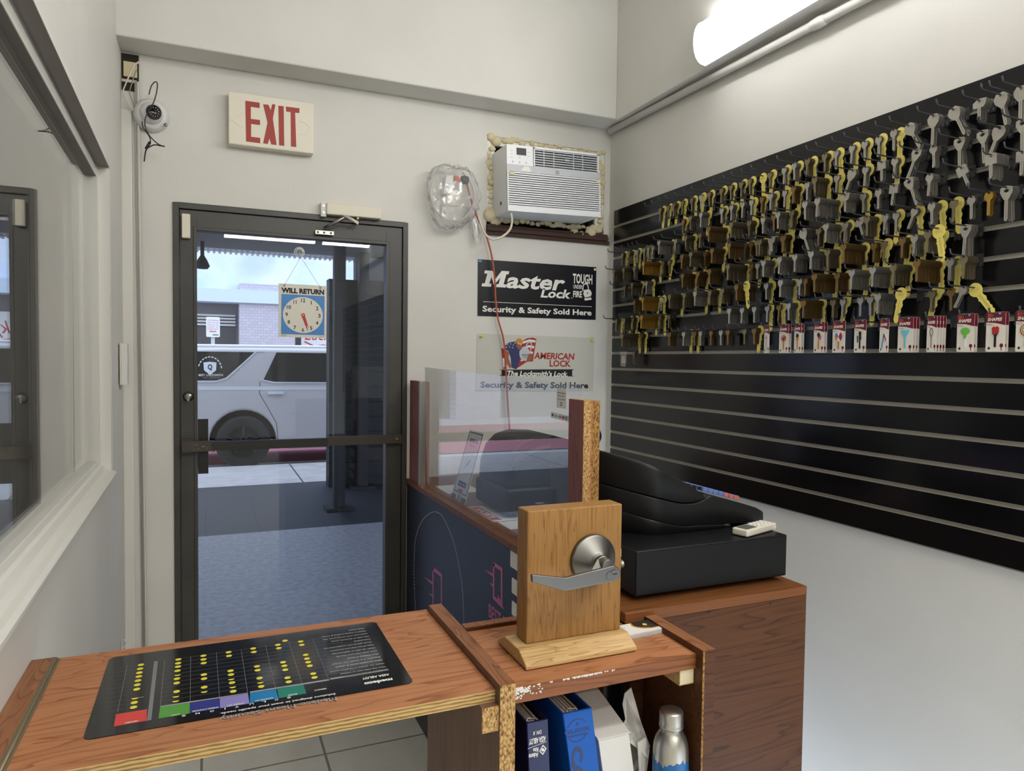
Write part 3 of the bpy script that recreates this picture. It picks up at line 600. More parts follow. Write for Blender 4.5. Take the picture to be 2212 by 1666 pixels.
# alarm box on left wall
t = thing('alarm_sounder', 'white wall alarm box with grey lens on the left wall beside the corner', 'alarm', (-.285, 2.92, 1.42))
b = MB(); lbox(b, .09, .165, -.004, .0, 1.424, 1.575, 'ivory'); lbox(b, .092, .160, -.024, -.004, 1.424, 1.572, 'white_plastic'); b.build('case', t, .003)
b = MB(); lbox(b, .0905, .0925, -.021, -.006, 1.52, 1.566, 'ac_grey'); lbox(b, .0900, .0925, -.018, -.008, 1.44, 1.50, 'white_plastic'); b.build('lens', t)
b = MB().tube(smooth([lp(.16, -.002, .47), lp(.16, -.010, .475), lp(.16, -.013, .49), lp(.16, -.006, .50)]), .002, 'white_plastic'); b.prism([lp(.153, 0, .46), lp(.167, 0, .46), lp(.167, 0, .50), lp(.153, 0, .50)], LNN*.002, 'white_plastic')
tag(b.build('coat_hook', None, origin=lp(.16, 0, .46)), 'small white hook low on the left wall near the corner', 'hook')

# ================================================================== RIGHT WALL
XS = 1.800; PZ1 = 2.255; PT = .0762
for (ya, yb, lab) in ((.5263, 2.965, 'glossy black slatwall panel with metal grooves covering the right wall, the section holding keys'), (-1.92, .5243, 'empty black slatwall panel behind the photographer on the right wall'), (-4.36, -1.922, 'empty black slatwall panel at the far back end of the right wall')):
    t = thing('slatwall_panel', lab, 'slatwall', (XR, (ya+yb)/2, 1.036))
    b = MB(); b.box((XS+.008, ya, PZ1-16*PT), (XR-.001, yb, PZ1), 'slat_black')
    for k_ in range(16):
        zt = PZ1-k_*PT-(.006 if k_ else 0); zb = PZ1-(k_+1)*PT+(.006 if k_ < 15 else 0)
        b.box((XS, ya, zb), (XS+.008, yb, zt), 'slat_black')
    b.box((XS+.001, ya, PZ1-16*PT-.004), (XR-.001, yb, PZ1-16*PT), 'trim_grey')
    b.build('slats', t)
    for k_ in range(1, 16):
        z = PZ1-k_*PT; b = MB().box((XS+.005, ya, z-.006), (XS+.0078, yb, z+.006), 'slat_insert'); b.box((XS+.0005, ya, z-.006), (XS+.005, yb, z-.005), 'slat_insert'); b.box((XS+.0005, ya, z+.005), (XS+.005, yb, z+.006), 'slat_insert'); b.build('groove_insert', t)
def zrow(r): return PZ1-r*PT
def rowv(r, u): return 491+33.83*(r-1)+(206.7-491+(68.27-33.83)*(r-1))*(u-1323)/889    # where a groove runs in the photograph
def yat(u, d, r=5):
    """y on the slatwall of something d in front of it, hung in row r, that stands at picture column u"""
    return at(u, rowv(r, u), 0, XS-d).y
def dat(u, y, r=5):
    return XS-at(u, rowv(r, u), 1, y).x
ROWN = ['', 'top', 'second', 'third', 'fourth', 'fifth', 'sixth', 'seventh', 'eighth', 'ninth']
# row, back u, front u, keys, colour (s steel, b brass, g bright brass, m dull), yellow card (1 yes), style, tilt
K = []
def kk(r, s):
    for e in s.split():
        p = e.split(','); K.append((r, float(p[0]), float(p[1]), int(p[2]), p[3], int(p[4]), int(p[5]) if len(p) > 5 else 0, float(p[6]) if len(p) > 6 else 0))
kk(1, '1434,1426,4,m,1 1449,1447,2,m,1 1465,1455,5,m,1 1480,1475,2,m,1 1501,1494,4,m,1 1520,1516,1,s,1 1538,1532,5,m,1 1565,1559,4,m,1 1585,1580,4,m,1 1608,1601,6,m,1 1626,1619,3,m,1 1648,0,0,s,1 1670,1667,2,m,1 1701,1694,5,s,1 1727,1715,6,s,1 1757,1744,8,m,1 1792,1781,6,m,1 1813,1808,3,s,1 1848,1842,3,s,1 1875,1869,5,s,1 1905,1901,3,s,1 1944,1930,3,s,1 1975,1962,4,s,0,1,28 2036,2016,6,s,0,1,-4 2078,2058,6,s,0,1,26 2135,2115,7,s,0,2,0 2176,2160,3,s,0,1,14 2222,2205,3,s,0,1,0')
kk(2, '1482,1480,3,b,1 1506,1491,8,m,0 1531,1514,10,s,1 1567,1559,6,s,1 1590,1580,7,s,1 1612,1604,5,s,0 1630,1627,2,s,1 1653,1647,3,b,1 1676,1665,5,s,1 1702,1696,2,s,1 1729,1714,10,b,1 1756,1743,5,s,0 1788,1759,22,m,1 1815,1811,2,s,1 1852,1842,4,s,0,1,-24 1877,1870,5,s,1 1914,1904,4,s,0,3 1942,1933,4,s,1 1997,1981,6,s,0,4,-22 2030,2016,5,s,0,0,2 2084,2072,5,s,0,4,6 2136,2122,5,s,0,4,6 2172,2160,5,s,0,1,-24 2222,2208,4,s,0,4,0')
kk(3, '1352,1344,5,m,1 1369,1358,6,m,1 1382,1377,3,s,1 1397,1392,4,s,1 1406,1403,3,s,1 1416,1411,5,s,0 1454,1423,26,s,1 1472,1459,10,s,0 1500,1481,14,m,1 1523,1512,7,m,0 1570,1530,28,b,1 1612,1579,18,m,0 1632,1618,12,m,1 1662,1648,7,s,0 1684,1671,7,b,1 1704,1680,18,s,1 1721,1710,7,m,1 1783,1738,30,s,0 1811,1757,36,s,1 1851,1825,12,s,0,2 1872,1864,4,s,1 1906,1897,5,s,0 1942,1931,3,s,0,3,-4 1984,1962,6,s,0,4,22 2030,2008,7,s,0,0,0 2092,2076,2,s,0,3,20 2180,2140,12,s,0,3,0 2226,2208,4,s,0,3,0')
kk(4, '1347,1326,18,m,0 1368,1347,16,m,0 1379,1370,6,s,0 1426,1384,30,g,1 1440,1432,6,m,0 1452,1447,2,m,1 1500,1473,18,b,1 1525,1492,24,m,1 1535,1523,6,b,0 1565,1538,18,b,1 1616,1571,32,b,1 1634,1622,6,b,0 1652,1634,12,m,1 1676,1664,8,s,0 1699,1690,6,b,1 1620,1608,6,m,1 1660,1641,8,m,1 1679,1667,7,s,0,2 1708,1693,9,b,1 1753,1733,8,s,0,1,20 1779,1768,6,m,1 1814,1784,16,s,1 1836,1826,6,s,1 1866,1855,3,s,0,2,20 1895,1872,12,m,1 1921,1912,5,s,0 1943,1938,2,s,1 1985,1977,3,s,1,0,-22 2033,2012,7,s,1 2068,2064,1,m,1 2106,2099,4,s,0 2147,2136,4,g,0 2192,2174,8,s,0,4,0')
kk(5, '1357,1349,5,m,0 1387,1365,18,m,1 1410,1396,10,s,1 1501,1474,20,b,1 1530,1508,14,b,1,0,-14 1558,1532,18,b,0 1613,1568,30,m,1 1634,1623,6,b,0 1645,1636,6,s,1 1672,1649,12,s,1 1707,1687,14,s,0 1715,1684,16,s,0 1745,1717,16,s,0 1784,1752,22,s,1 1812,1787,14,m,1 1868,1815,34,b,1 1901,1888,6,b,1 1917,1913,1,m,1 1965,1949,7,b,1 1995,1975,10,s,1 2036,2004,12,m,1 2062,0,0,s,2 2108,2086,7,s,0,4,0')
kk(6, '1386,1370,10,b,0 1423,1388,28,g,1 1434,1432,1,w,1 1475,1446,22,m,1 1501,1478,16,m,0 1529,1501,16,s,1 1552,1533,12,m,1 1580,1560,12,m,0 1632,1583,30,b,0 1642,0,0,s,2 1668,1655,5,s,1 1716,1686,16,s,1 1742,1727,9,s,0 1752,1739,7,b,0 1804,1757,30,b,1 1832,1808,16,b,1 1877,1840,22,s,1 1924,1885,24,s,1 1966,1930,20,m,1 2029,1974,34,b,1 2070,2052,4,s,1 2108,2082,14,m,0')
kk(7, '1343,1331,6,m,1 1364,1348,12,m,1 1376,1367,5,m,1 1422,1379,30,g,1 1435,1425,5,m,1 1451,1446,4,m,0 1597,1575,12,s,0 1617,1603,7,s,0 1641,1629,6,s,0 1664,1660,3,s,1 1690,1687,2,b,1 1721,1703,9,s,1 1776,1735,24,b,1 1811,1799,7,m,0 1828,1824,2,s,1 1866,1860,2,s,0 1887,1882,3,s,1 1932,1896,16,s,0 1981,0,0,s,2 2022,2013,2,m,1 2062,2056,1,b,0 2104,2082,3,s,1,0,-24')
kk(8, '1379,1340,28,m,1 1394,1385,6,b,1 1462,1446,12,b,0 1493,1477,9,s,1 1508,1500,4,b,1 1524,1513,8,s,0 1545,1536,6,b,0 1565,1557,4,s,0 1584,1572,7,b,0 1617,1608,5,m,0 1642,1629,6,b,1')
kk(9, '1378,1369,4,m,0')

def keymesh(style, mt):
    b = MB(); T = .0013
    F_ = Fr((0, 0, 0), (0, -1, 0), (0, 0, 1))     # n = -x, facing the room
    if style == 2:      # bar-headed utility key
        head = [(-.016, -.002), (-.016, -.014), (-.008, -.016), (.010, -.016), (.015, -.010), (.018, .004), (-.002, .007)]
    elif style == 3:    # squared head
        head = [(-.014, -.020), (.014, -.020), (.014, .004), (.006, .007), (-.006, .007), (-.014, .004)]
    elif style == 4:    # triangular ring head
        head = [(-.006, -.026), (.006, -.026), (.015, -.008), (.014, .003), (0, .007), (-.014, .003), (-.015, -.008)]
    elif style == 1:    # large car key head
        head = [(-.006, -.029), (.006, -.029), (.015, -.016), (.017, -.004), (.009, .006), (-.009, .006), (-.017, -.004), (-.015, -.016)]
    else: head = [(.0113*math.cos(2*PI*k/14+PI/14), -.0065+.0113*math.sin(2*PI*k/14+PI/14)) for k in range(14)]
    hl = {0: -.019, 1: -.028, 2: -.015, 3: -.019, 4: -.025}[style]; L_ = {0: -.055, 1: -.078, 2: -.050, 3: -.054, 4: -.078}[style]
    # head as a ring with its hole
    hc = (0, -.001 if style else .0005); n = len(head); hole = []
    for k in range(n):
        a = math.atan2(head[k][1]-hc[1], head[k][0]-hc[0]); hr = .0026 if style != 4 else .006; hole.append((hc[0]+hr*math.cos(a), hc[1]*1+(-.004 if style == 4 else 0)+hr*.75*math.sin(a)))
    o_ = [F_.p(x, y, T/2) for x, y in head]; i_ = [F_.p(x, y, T/2) for x, y in hole]; ob = [F_.p(x, y, -T/2) for x, y in head]; ib = [F_.p(x, y, -T/2) for x, y in hole]
    def q(a1, a2): return [(k, (k+1) % n, n+(k+1) % n, n+k) for k in range(n)]
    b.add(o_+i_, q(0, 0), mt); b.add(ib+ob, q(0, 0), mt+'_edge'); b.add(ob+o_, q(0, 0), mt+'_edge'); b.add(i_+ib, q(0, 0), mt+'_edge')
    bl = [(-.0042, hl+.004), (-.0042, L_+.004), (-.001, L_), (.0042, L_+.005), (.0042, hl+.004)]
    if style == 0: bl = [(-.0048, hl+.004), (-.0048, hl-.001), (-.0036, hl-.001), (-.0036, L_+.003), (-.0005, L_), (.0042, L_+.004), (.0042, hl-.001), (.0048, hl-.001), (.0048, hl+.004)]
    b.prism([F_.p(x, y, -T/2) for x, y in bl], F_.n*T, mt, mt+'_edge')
    F_.rect(b, -.0004, L_+.006, .0009, hl-.002, 'nickel' if mt.startswith('s') else 'brass_dull', T/2, .0002)
    return b
COLM = {'s': 'steel', 'b': 'brass', 'g': 'brass_bright', 'm': 'brass_dull', 'w': 'white_plastic'}
KM = {}
def keydata(style, c):
    if (style, c) not in KM:
        o = keymesh(style, COLM[c]).build('tmp_key'); KM[(style, c)] = o.data; o.data.name = 'key_blank'; bpy.data.objects.remove(o)
    return KM[(style, c)]
def inst(name, data, loc, rx=0, rz=0):
    o = bpy.data.objects.new(name, data); COL.objects.link(o); o.location = loc; o.rotation_euler = (rx, 0, rz); return o
# hook
b = MB(); HLn = .112
b.tube([(0, 0, 0), (-HLn+.010, 0, .0015), (-HLn+.003, 0, .004), (-HLn, 0, .012)], .0021, 'hook_black', 8); b.ball((-HLn, 0, .013), .0026, 'hook_black', n=5)
b.box((-.001, -.010, -.022), (.001, .010, .010), 'hook_black'); b.box((.001, -.010, .003), (.004, .010, .0045), 'hook_black')
b.tube([(-.0015, -.006, -.024), (-.006, -.006, -.020), (-.0015, -.006, -.012)], .0012, 'hook_black', 5); b.tube([(-.0015, .006, -.024), (-.006, .006, -.020), (-.0015, .006, -.012)], .0012, 'hook_black', 5)
o = b.build('tmp'); hookd = o.data; hookd.name = 'key_hook'; bpy.data.objects.remove(o)
# yellow key-shaped card
b = MB(); F_ = Fr((0, 0, 0), (0, -1, 0), (0, 0, 1)); KC = 1.13; pts = [(.0155*math.cos(a), -.004+.0165*math.sin(a)) for a in [math.radians(-62+k*304/16) for k in range(17)]]
pts += [(-.0075, -.026), (-.0095, -.029), (-.0075, -.033), (-.0075, -.066), (-.003, -.073), (.002, -.074), (.0075, -.066), (.0058, -.060), (.0078, -.056), (.006, -.050), (.0078, -.044), (.006, -.039), (.0085, -.034), (.010, -.029), (.008, -.026)]
F_.poly(b, [(x*KC, y*KC) for x, y in pts], 'yellow_card', 0, .0009)
for z in (-.004, -.008): F_.rect(b, -.009, z, .009, z+.0006, 'brass_dull', .0009, .0001)
F_.rect(b, -.0015, -.062, -.0009, -.02, 'brass_dull', .0009, .0001); F_.rect(b, .0015, -.062, .0021, -.02, 'brass_dull', .0009, .0001)
o = b.build('tmp'); cardd = o.data; cardd.name = 'key_card'; bpy.data.objects.remove(o)
random.seed(5)
keys = []
for (r, ub, uf, n, c, card, style, tilt) in K:
    y = yat(ub, .014, r); z = zrow(r)+.006
    if y > 2.955: y = 2.95
    tag(inst('key_hook', hookd, (XS, y, z)), 'black wire hook in the %s row of the slatwall key display' % ROWN[r], 'hook', 'wire hooks in the %s slatwall row' % ROWN[r])
    if card:
        yc = y
        d = .024 if card == 1 else .085
        if card == 2: yc = y
        tag(inst('key_card', cardd, (XS-.012 if card == 1 else XS-.075, yc, z-.0025), math.radians(-38 if (r == 7 and ub == 2104) else random.uniform(-10, 14))), 'yellow key-shaped paper card hanging at the back of a hook in the %s slatwall row' % ROWN[r] if card == 1 else 'yellow key-shaped paper card alone in front on a hook in the %s row' % ROWN[r], 'card', 'yellow key cards in the %s row%s' % (ROWN[r], '' if card == 1 else ' hanging in front'))
    if n:
        df = min(max(dat(uf, y, r), .028), .100); d0 = .016
        if (df-d0)/n > .0042: d0 = df-n*.0042
        for i in range(n):
            d = df-(df-d0)*i/max(n, 1)
            keys.append([i, y, d, z-.0022, c, style, math.radians(-tilt+random.uniform(-3.5, 3.5)), r])
def kscore(k): return (0 if k[0] == 0 else 1, (k[1]**2+3.2)**.5 + (0 if k[0] < 8 else 1.2))
keys.sort(key=kscore)
CN = {'s': 'silver', 'b': 'brown brass', 'g': 'bright gold', 'm': 'dull bronze', 'w': 'white'}
for k in keys[:300]:
    i, y, d, z, c, style, rx, r = k
    tag(inst('key_blank', keydata(style, c), (XS-d, y, z), rx), '%s uncut key%s hanging in the %s slatwall row' % (CN[c], {0: '', 1: ' with large rounded head', 2: ' with bar-shaped head', 3: ' with squared head', 4: ' with open ring head'}[style], ROWN[r]), 'key', '%s keys%s, %s row' % (CN[c], {0: '', 1: ' with large heads', 2: ' with bar heads', 3: ' with squared heads', 4: ' with ring heads'}[style], ROWN[r]))
vs = []; fs = []; mi = []; names = []
for k in keys[300:]:
    i, y, d, z, c, style, rx, r = k; me = keydata(style, c); M_ = Matrix.Translation((XS-d, y, z)) @ Matrix.Rotation(rx, 4, 'X'); o0 = len(vs)
    vs += [M_ @ v_.co for v_ in me.vertices]; mm = [m_.name for m_ in me.materials]
    for q in mm:
        if q not in names: names.append(q)
    for p in me.polygons: fs.append([o0+j for j in p.vertices]); mi.append(names.index(mm[p.material_index]))
me = bpy.data.meshes.new('key_blanks'); me.from_pydata(vs, [], fs)
for q in names: me.materials.append(MATS[q])
me.polygons.foreach_set('material_index', mi); me.update(); o = bpy.data.objects.new('key_blanks', me); COL.objects.link(o)
tag(o, 'rest of the tightly stacked silver and brass uncut keys behind the front keys on the black slatwall', 'keys', kind='stuff')
# blister cards in the bottom hook row
def pict(b, F_, kind, W_, c):
    d = lambda x, y, r, mt, cc=0, ry=None: F_.disc(b, x, y, r, mt, c+cc, .0008, 18, ry)
    p = lambda pts, mt, cc=0: F_.poly(b, pts, mt, c+cc, .0008)
    shaft = {'apple': 'khaki', 'pirate': 'khaki', 'cupcake': 'khaki', 'ball': 'khaki', 'cocktail': 'ac_white', 'rose': 'black', 'martini': 'aqua', 'dog': 'black', 'flag': 'clock_blue', 'cutlery': 'steel', 'ring': 'steel', 'rainbow': 'steel'}[kind]
    if kind == 'flag':
        p([(-.014, -.082), (-.009, -.085), (.002, -.040), (-.002, -.038)], 'clock_blue'); p([(-.001, -.038), (.014, -.048), (.021, -.066), (.006, -.056)], 'white'); p([(-.001, -.038), (.006, -.043), (.008, -.052), (.001, -.048)], 'flag_blue', .0008)
        for i in range(3): p([(.008, -.047-i*.004), (.0165, -.053-i*.004), (.017, -.055-i*.004), (.0085, -.049-i*.004)], 'red', .0008)
        return
    F_.rect(b, -.0032, -.084, .0032, -.050, shaft, c, .0008)
    if kind == 'apple': d(-.004, -.044, .010, 'red', .0004); d(.005, -.044, .010, 'red', .0004); F_.text(b, 'ABC', -.009, -.042, .010, -.037, 'white_text', c+.0014); F_.text(b, '1+2', -.009, -.050, .010, -.045, 'white_text', c+.0014); p([(0, -.034), (.006, -.028), (.001, -.031)], 'green', .001)
    elif kind == 'pirate': d(0, -.044, .0095, 'khaki', .0004, .011); d(0, -.036, .0105, 'black', .0008, .007)
    elif kind == 'cupcake': d(-.006, -.046, .0085, 'ivory', .0004); d(.006, -.044, .0085, 'pink', .0004); d(0, -.036, .0075, 'dark_wood', .0008)
    elif kind == 'ball':
        for i in range(6): a0, a1 = i*PI/3, (i+1)*PI/3; p([(0, -.044)]+[(.0155*math.cos(a0+(a1-a0)*k/5), -.044+.0155*math.sin(a0+(a1-a0)*k/5)) for k in range(6)], ['red', 'white', 'clock_blue', 'khaki', 'white', 'purple'][i], .0004)
    elif kind == 'dog': p([(-.004, -.030), (.005, -.030), (.007, -.055), (-.002, -.060)], 'black', .0004); d(.001, -.036, .006, 'black', .0006); p([(-.013, -.045), (-.007, -.043), (-.008, -.065), (-.011, -.065)], 'flag_blue', .0004)
    elif kind == 'martini': p([(-.017, -.031), (.017, -.031), (.004, -.052), (-.004, -.052)], 'aqua', .0004)
    elif kind == 'ring': F_.line(b, [(-.001+.008*math.cos(a), -.040+.011*math.sin(a)) for a in [k*PI/8 for k in range(17)]], .0018, 'black', c+.0004)
    elif kind == 'cocktail': d(0, -.040, .0150, 'green', .0004, .010); p([(-.006, -.046), (.006, -.046), (.003, -.060), (-.003, -.060)], 'green', .0006)
    elif kind == 'rose': p([(-.010, -.034), (-.004, -.030), (.0, -.033), (.005, -.029), (.011, -.034), (.010, -.046), (.002, -.055), (-.008, -.048)], 'red', .0004); p([(-.010, -.046), (.0, -.052), (.010, -.046), (.002, -.060)], 'slat_dark', .0008)
    elif kind == 'cutlery': d(-.003, -.040, .004, 'red', .0004); F_.rect(b, .002, -.06, .004, -.03, 'steel', c+.0004, .0006)
    elif kind == 'rainbow':
        for rr, mt in ((.015, 'red'), (.012, 'dot_yellow'), (.009, 'clock_blue'), (.006, 'white')): d(0, -.042, rr, mt, .0004+.001*(15-rr*1000)/10)
CARDS = [(1657, 'cutlery', 1, .030, 'a slim silver and red key shape'), (1694, 'apple', 2, .05, 'a red apple key'), (1724, 'pirate', 2, .036, 'a yellow key with black cap'), (1770, 'cupcake', 2, .05, 'an ice-cream coloured key'), (1813, 'ball', 1, .057, 'a striped beach ball key'), (1859, 'dog', 1, .05, 'a black long-necked key'), (1911, 'flag', 1, .036, 'a striped flag key'), (1957, 'martini', 3, .056, 'an aqua fan-topped key'), (2014, 'ring', 4, .034, 'a black looped outline key'), (2087, 'cocktail', 2, .054, 'a lime green glass-shaped key'), (2152, 'rose', 2, .056, 'a red rose key'), (2218, 'rainbow', 1, .056, 'a rainbow round key at the photo\'s right edge')]
for u, kind, n, wd, lab in CARDS:
    y = yat(u, .085, 8); z = zrow(8)+.006
    tag(inst('key_hook', hookd, (XS, y, z)), 'black wire hook in the eighth row of the slatwall holding packaged novelty keys', 'hook', 'wire hooks with novelty key packs')
    for i in range(n):
        d = .085-.011*i; sk = 1.0
        t = thing('key_pack', ('white and maroon novelty key pack showing %s' % lab) if i == 0 else ('plain repeat pack hanging %s behind the pack with %s' % (['', 'just', 'two places', 'three places'][i], lab)), 'key pack', (XS-d, y, z))
        wf = wd/.056*.80
        F_ = Fr((XS-d, y, z), (math.sin(math.radians(2*i)), -1, 0), (0, 0, 1)); b = MB()
        F_.rrect(b, -.028*wf, -.088, .028*wf, .006, .003, 'card_white', 0, .0007)
        F_.poly(b, [(-.028*wf, -.018), (.0*wf, -.020), (.028*wf, -.026), (.028*wf, .0056), (-.028*wf, .0056)], 'card_maroon', .0007, .0002)
        b.build('backing_card', t)
        b = MB()
        class SF:      # narrow packs: squeeze the print
            pass
        F2 = Fr((XS-d, y, z), F_.u, (0, 0, 1)); f_p = F2.p; F2.p = lambda a, b_, c=0, f_p=f_p, wf=wf: f_p(a*wf, b_*.91-.0005, c)
        F2.text(b, 'KEY', -.024, -.006, -.004, .003, 'orange', .0009, .0003, bold=.04, shear=.2); F2.text(b, 'SHAPES', -.024, -.0165, .018, -.0075, 'white_text', .0009, .0003, bold=.04, shear=.15)
        F2.rect(b, .008, .001, .014, .005, 'aqua', .0009, .0002); F2.rect(b, -.025, -.027, -.006, -.0262, 'grid_grey', .0007, .0002); F2.rect(b, -.025, -.024, -.010, -.0232, 'grid_grey', .0007, .0002)
        F2.disc(b, .018, -.080, .0055, 'card_maroon', .0007, .0002, 8); F2.rect(b, .0168, -.093, .0192, -.082, 'card_maroon', .0007, .0002); F2.disc(b, -.018, -.087, .004, 'ac_slot', .0007, .0002, 5)
        b.build('print', t)
        if i == 0:
            b = MB(); pict(b, F2, kind, wd, .0012); b.build('key', t)
# small bag on ninth row, extra empty hooks
y = yat(1352, .05, 9); z = zrow(9)+.006
tag(inst('key_hook', hookd, (XS, y, z)), 'black wire hook in the ninth row holding a small clear bag', 'hook')
b = MB(); F_ = Fr((XS-.06, y, z), (0, -1, 0), (0, 0, 1)); F_.poly(b, [(-.022, .004), (.022, .004), (.022, -.045), (.016, -.070), (-.018, -.066), (-.022, -.04)], 'film', 0, .006); F_.rect(b, -.012, -.055, .010, -.02, 'paper', .001, .003)
tag(b.build('small_bag', None, .001, origin=(XS-.06, y, z)), 'tiny clear zip bag hanging at the lower left end of the slatwall', 'plastic bag')
for r, u in ((2, 2165), (1, 2190), (5, 1462), (7, 1520)):
    tag(inst('key_hook', hookd, (XS, yat(u, .02, r), zrow(r)+.006)), 'empty black wire hook in the %s row of the slatwall' % ROWN[r], 'hook', 'empty wire hooks, %s row' % ROWN[r])
# conduit
t = thing('conduit_pipe', 'white painted conduit pipe running along the right wall under the beam', 'pipe', (1.78, 1.5, 2.59))
q0 = at(1318, 283, 0, 1.788); q1 = at(1862, 0, 0, 1.788); dd = (q1-q0).normalized()
MB().tube([q0, q1+dd*2.2], .0145, 'wall_paint', 16).build('pipe', t)
c_ = at(1770, 48, 0, 1.788); MB().tube([c_-dd*.03, c_+dd*.0, c_+dd*.028], [.0165, .019, .0165], 'wall_paint', 16).build('coupling', t)
# wall light
def fixture(name, label, o, ax, out, up, ln, wd, dp, lens, parent_off=0):
    o, ax, out, up = Vector(o), Vector(ax), Vector(out), Vector(up)
    t = thing(name, label, 'light', o)
    b = MB(); b.prism([o-up*wd*.5, o-up*wd*.5+out*.018, o+up*wd*.5+out*.018, o+up*wd*.5], ax*ln, 'white_plastic'); b.build('housing', t, .002)
    pr = [o+out*(.018+dp*math.cos(a)**.7)+up*wd*.47*math.sin(a) for a in [math.radians(-88+k*176/14) for k in range(15)]]
    b = MB(); b.prism([p for p in pr], ax*ln, lens, None, True); b.build('light_lens', t)
    for s_ in (-.006, ln):
        b = MB(); b.prism([p+(p-o)*.0 for p in [o-up*wd*.5]+[o+out*(.019+dp*1.03*math.cos(a)**.7)+up*wd*.49*math.sin(a) for a in [math.radians(-88+k*176/14) for k in range(15)]]+[o+up*wd*.5]], ax*.006, 'white_plastic')
        for i in range(len(b.v)): b.v[i] += ax*s_
        b.build('end_cap', t)
fixture('wall_light', 'long glowing white wraparound light on the right wall beam above the keys', (1.752, 2.215, 2.735), (0, -1, 0), (-1, 0, 0), (0, 0, 1), 1.22, .165, .055, 'lens')
fixture('wall_light', 'added fill light farther back on the right wall beam behind the photographer', (1.752, .85, 2.735), (0, -1, 0), (-1, 0, 0), (0, 0, 1), 1.22, .165, .055, 'lens')  # unseen lamp, added for light high on the opposite walls
for x in (.158, 1.208): 
    fixture('ceiling_light', 'hanging fluorescent light behind the photographer, %s one' % ('left' if x < 1 else 'right'), (x, -2.33, 2.912), (1, 0, 0), (0, 0, -1), (0, 1, 0), .97 if x < 1 else .56, .15, .05, 'lens_rear')
for i, (x, y) in enumerate(((.5, -.4), (.5, -1.5))):
    fixture('ceiling_light', ['added fill light under the ceiling just behind the photographer', 'added fill light under the ceiling over the middle of the shop'][i], (x-.1, y, ZC-.02), (1, 0, 0), (0, 0, -1), (0, 1, 0), 1.2, .16, .05, 'lens_rear')  # both unseen, added as fill to brighten the room

# ================================================================== COUNTERS
ZT = 1.003
t = thing('service_counter', 'long brown wood-laminate counter with a dark blue front panel beside the door', 'counter', (1.05, 2.1, 0))
b = MB().box((.798, 1.243, ZT-.022), (1.302, YB-.002, ZT), 'laminate_dark'); b.build('countertop', t, .002)
b = MB().box((.812, 1.243, 0), (1.300, 1.262, ZT-.022), 'panel_brown'); fr = Fr((0, 1.243, 0), (1, 0, 0), (0, 0, 1))
for x, y in ((1531, 1322), (1664, 1304)): q = at(x, y, 1, 1.243); fr.disc(b, q.x, q.z, .0035, 'black', 0, .0005, 12)
b.build('end_panel', t, .001)
b = MB().box((1.285, 1.262, 0), (1.300, YB-.002, ZT-.022), 'panel_brown'); b.build('back_panel', t)
b = MB().box((.803, 1.262, 0), (.812, YB-.002, ZT-.022), 'navy_blue'); b.build('front_panel', t)
NF = Fr((.803, 0, 0), (0, -1, 0), (0, 0, 1))
def nq(x, y): q = at(x, y, 0, .803); return (-q.y, q.z)
b = MB()
ell = [(895, 1200), (897, 1170), (903, 1145), (913, 1124), (927, 1110), (942, 1106), (956, 1116), (968, 1140), (980, 1172), (990, 1215), (998, 1265), (1001, 1310), (1002, 1350)]
es = smooth([Vector((*nq(x, y), 0)) for x, y in ell], 22); NF.line(b, [(v_.x, v_.y) for v_ in es], .0017, 'white_text', 0, .0005, dash=2)
es = smooth([Vector((*nq(x, y), 0)) for x, y in ((895, 1200), (894, 1240), (896, 1290), (898, 1320), (902, 1360))], 14); NF.line(b, [(v_.x, v_.y) for v_ in es], .0017, 'white_text', 0, .0005, dash=2)
b.build('dashed_outline', t)
b = MB(); Z_ = lambda x, y: nq(870+x/3.702, 1030+y/3.702)
def qmark(dx, dy, full=True):
    L1 = [(728, 700), (728, 965), (795, 1035)] ; L2 = [(728, 700), (792, 742), (792, 1010)]
    for l in (L1, L2): NF.line(b, [Z_(x+dx, y+dy) for x, y in l], .012, 'pink', 0, .0006)
    NF.poly(b, [Z_(x+dx, y+dy) for x, y in ((765, 940), (810, 1060), (790, 1040), (760, 1000))], 'pink', .0006, .0005)
    NF.poly(b, [Z_(x+dx, y+dy) for x, y in ((655, 745), (722, 775), (722, 800))], 'pink', .0003, .0005); NF.poly(b, [Z_(x+dx, y+dy) for x, y in ((695, 848), (722, 858), (722, 885))], 'pink', .0003, .0005)
qmark(0, 0)
for l in ([(243, 735), (243, 1300)], [(243, 735), (310, 790), (310, 1320)]): NF.line(b, [Z_(x, y) for x, y in l], .014, 'pink', 0, .0006)
NF.poly(b, [Z_(x, y) for x, y in ((168, 798), (238, 840), (238, 868))], 'pink', .0003, .0005); NF.poly(b, [Z_(x, y) for x, y in ((208, 928), (238, 942), (238, 962))], 'pink', .0003, .0005)
q0 = nq(1056, 1315); q1 = nq(1084, 1340)
NF.text(b, 'BEST 24/7', q0[0], .725, q0[0]+.20, .770, 'pink', 0, bold=.02)
b.build('logo', t)
b = MB()
for (x0, y0, x1, y1) in ((1103, 1186, 1112, 1230), (1106, 1247, 1112, 1285), (1106, 1297, 1112, 1333)):
    a0 = nq(x0, y0); a1 = nq(x1, y1); NF.rrect(b, a0[0], a1[1], a0[0]+.15, a0[1], .004, 'white_text', 0, .0006)
b.build('white_boxes', t)
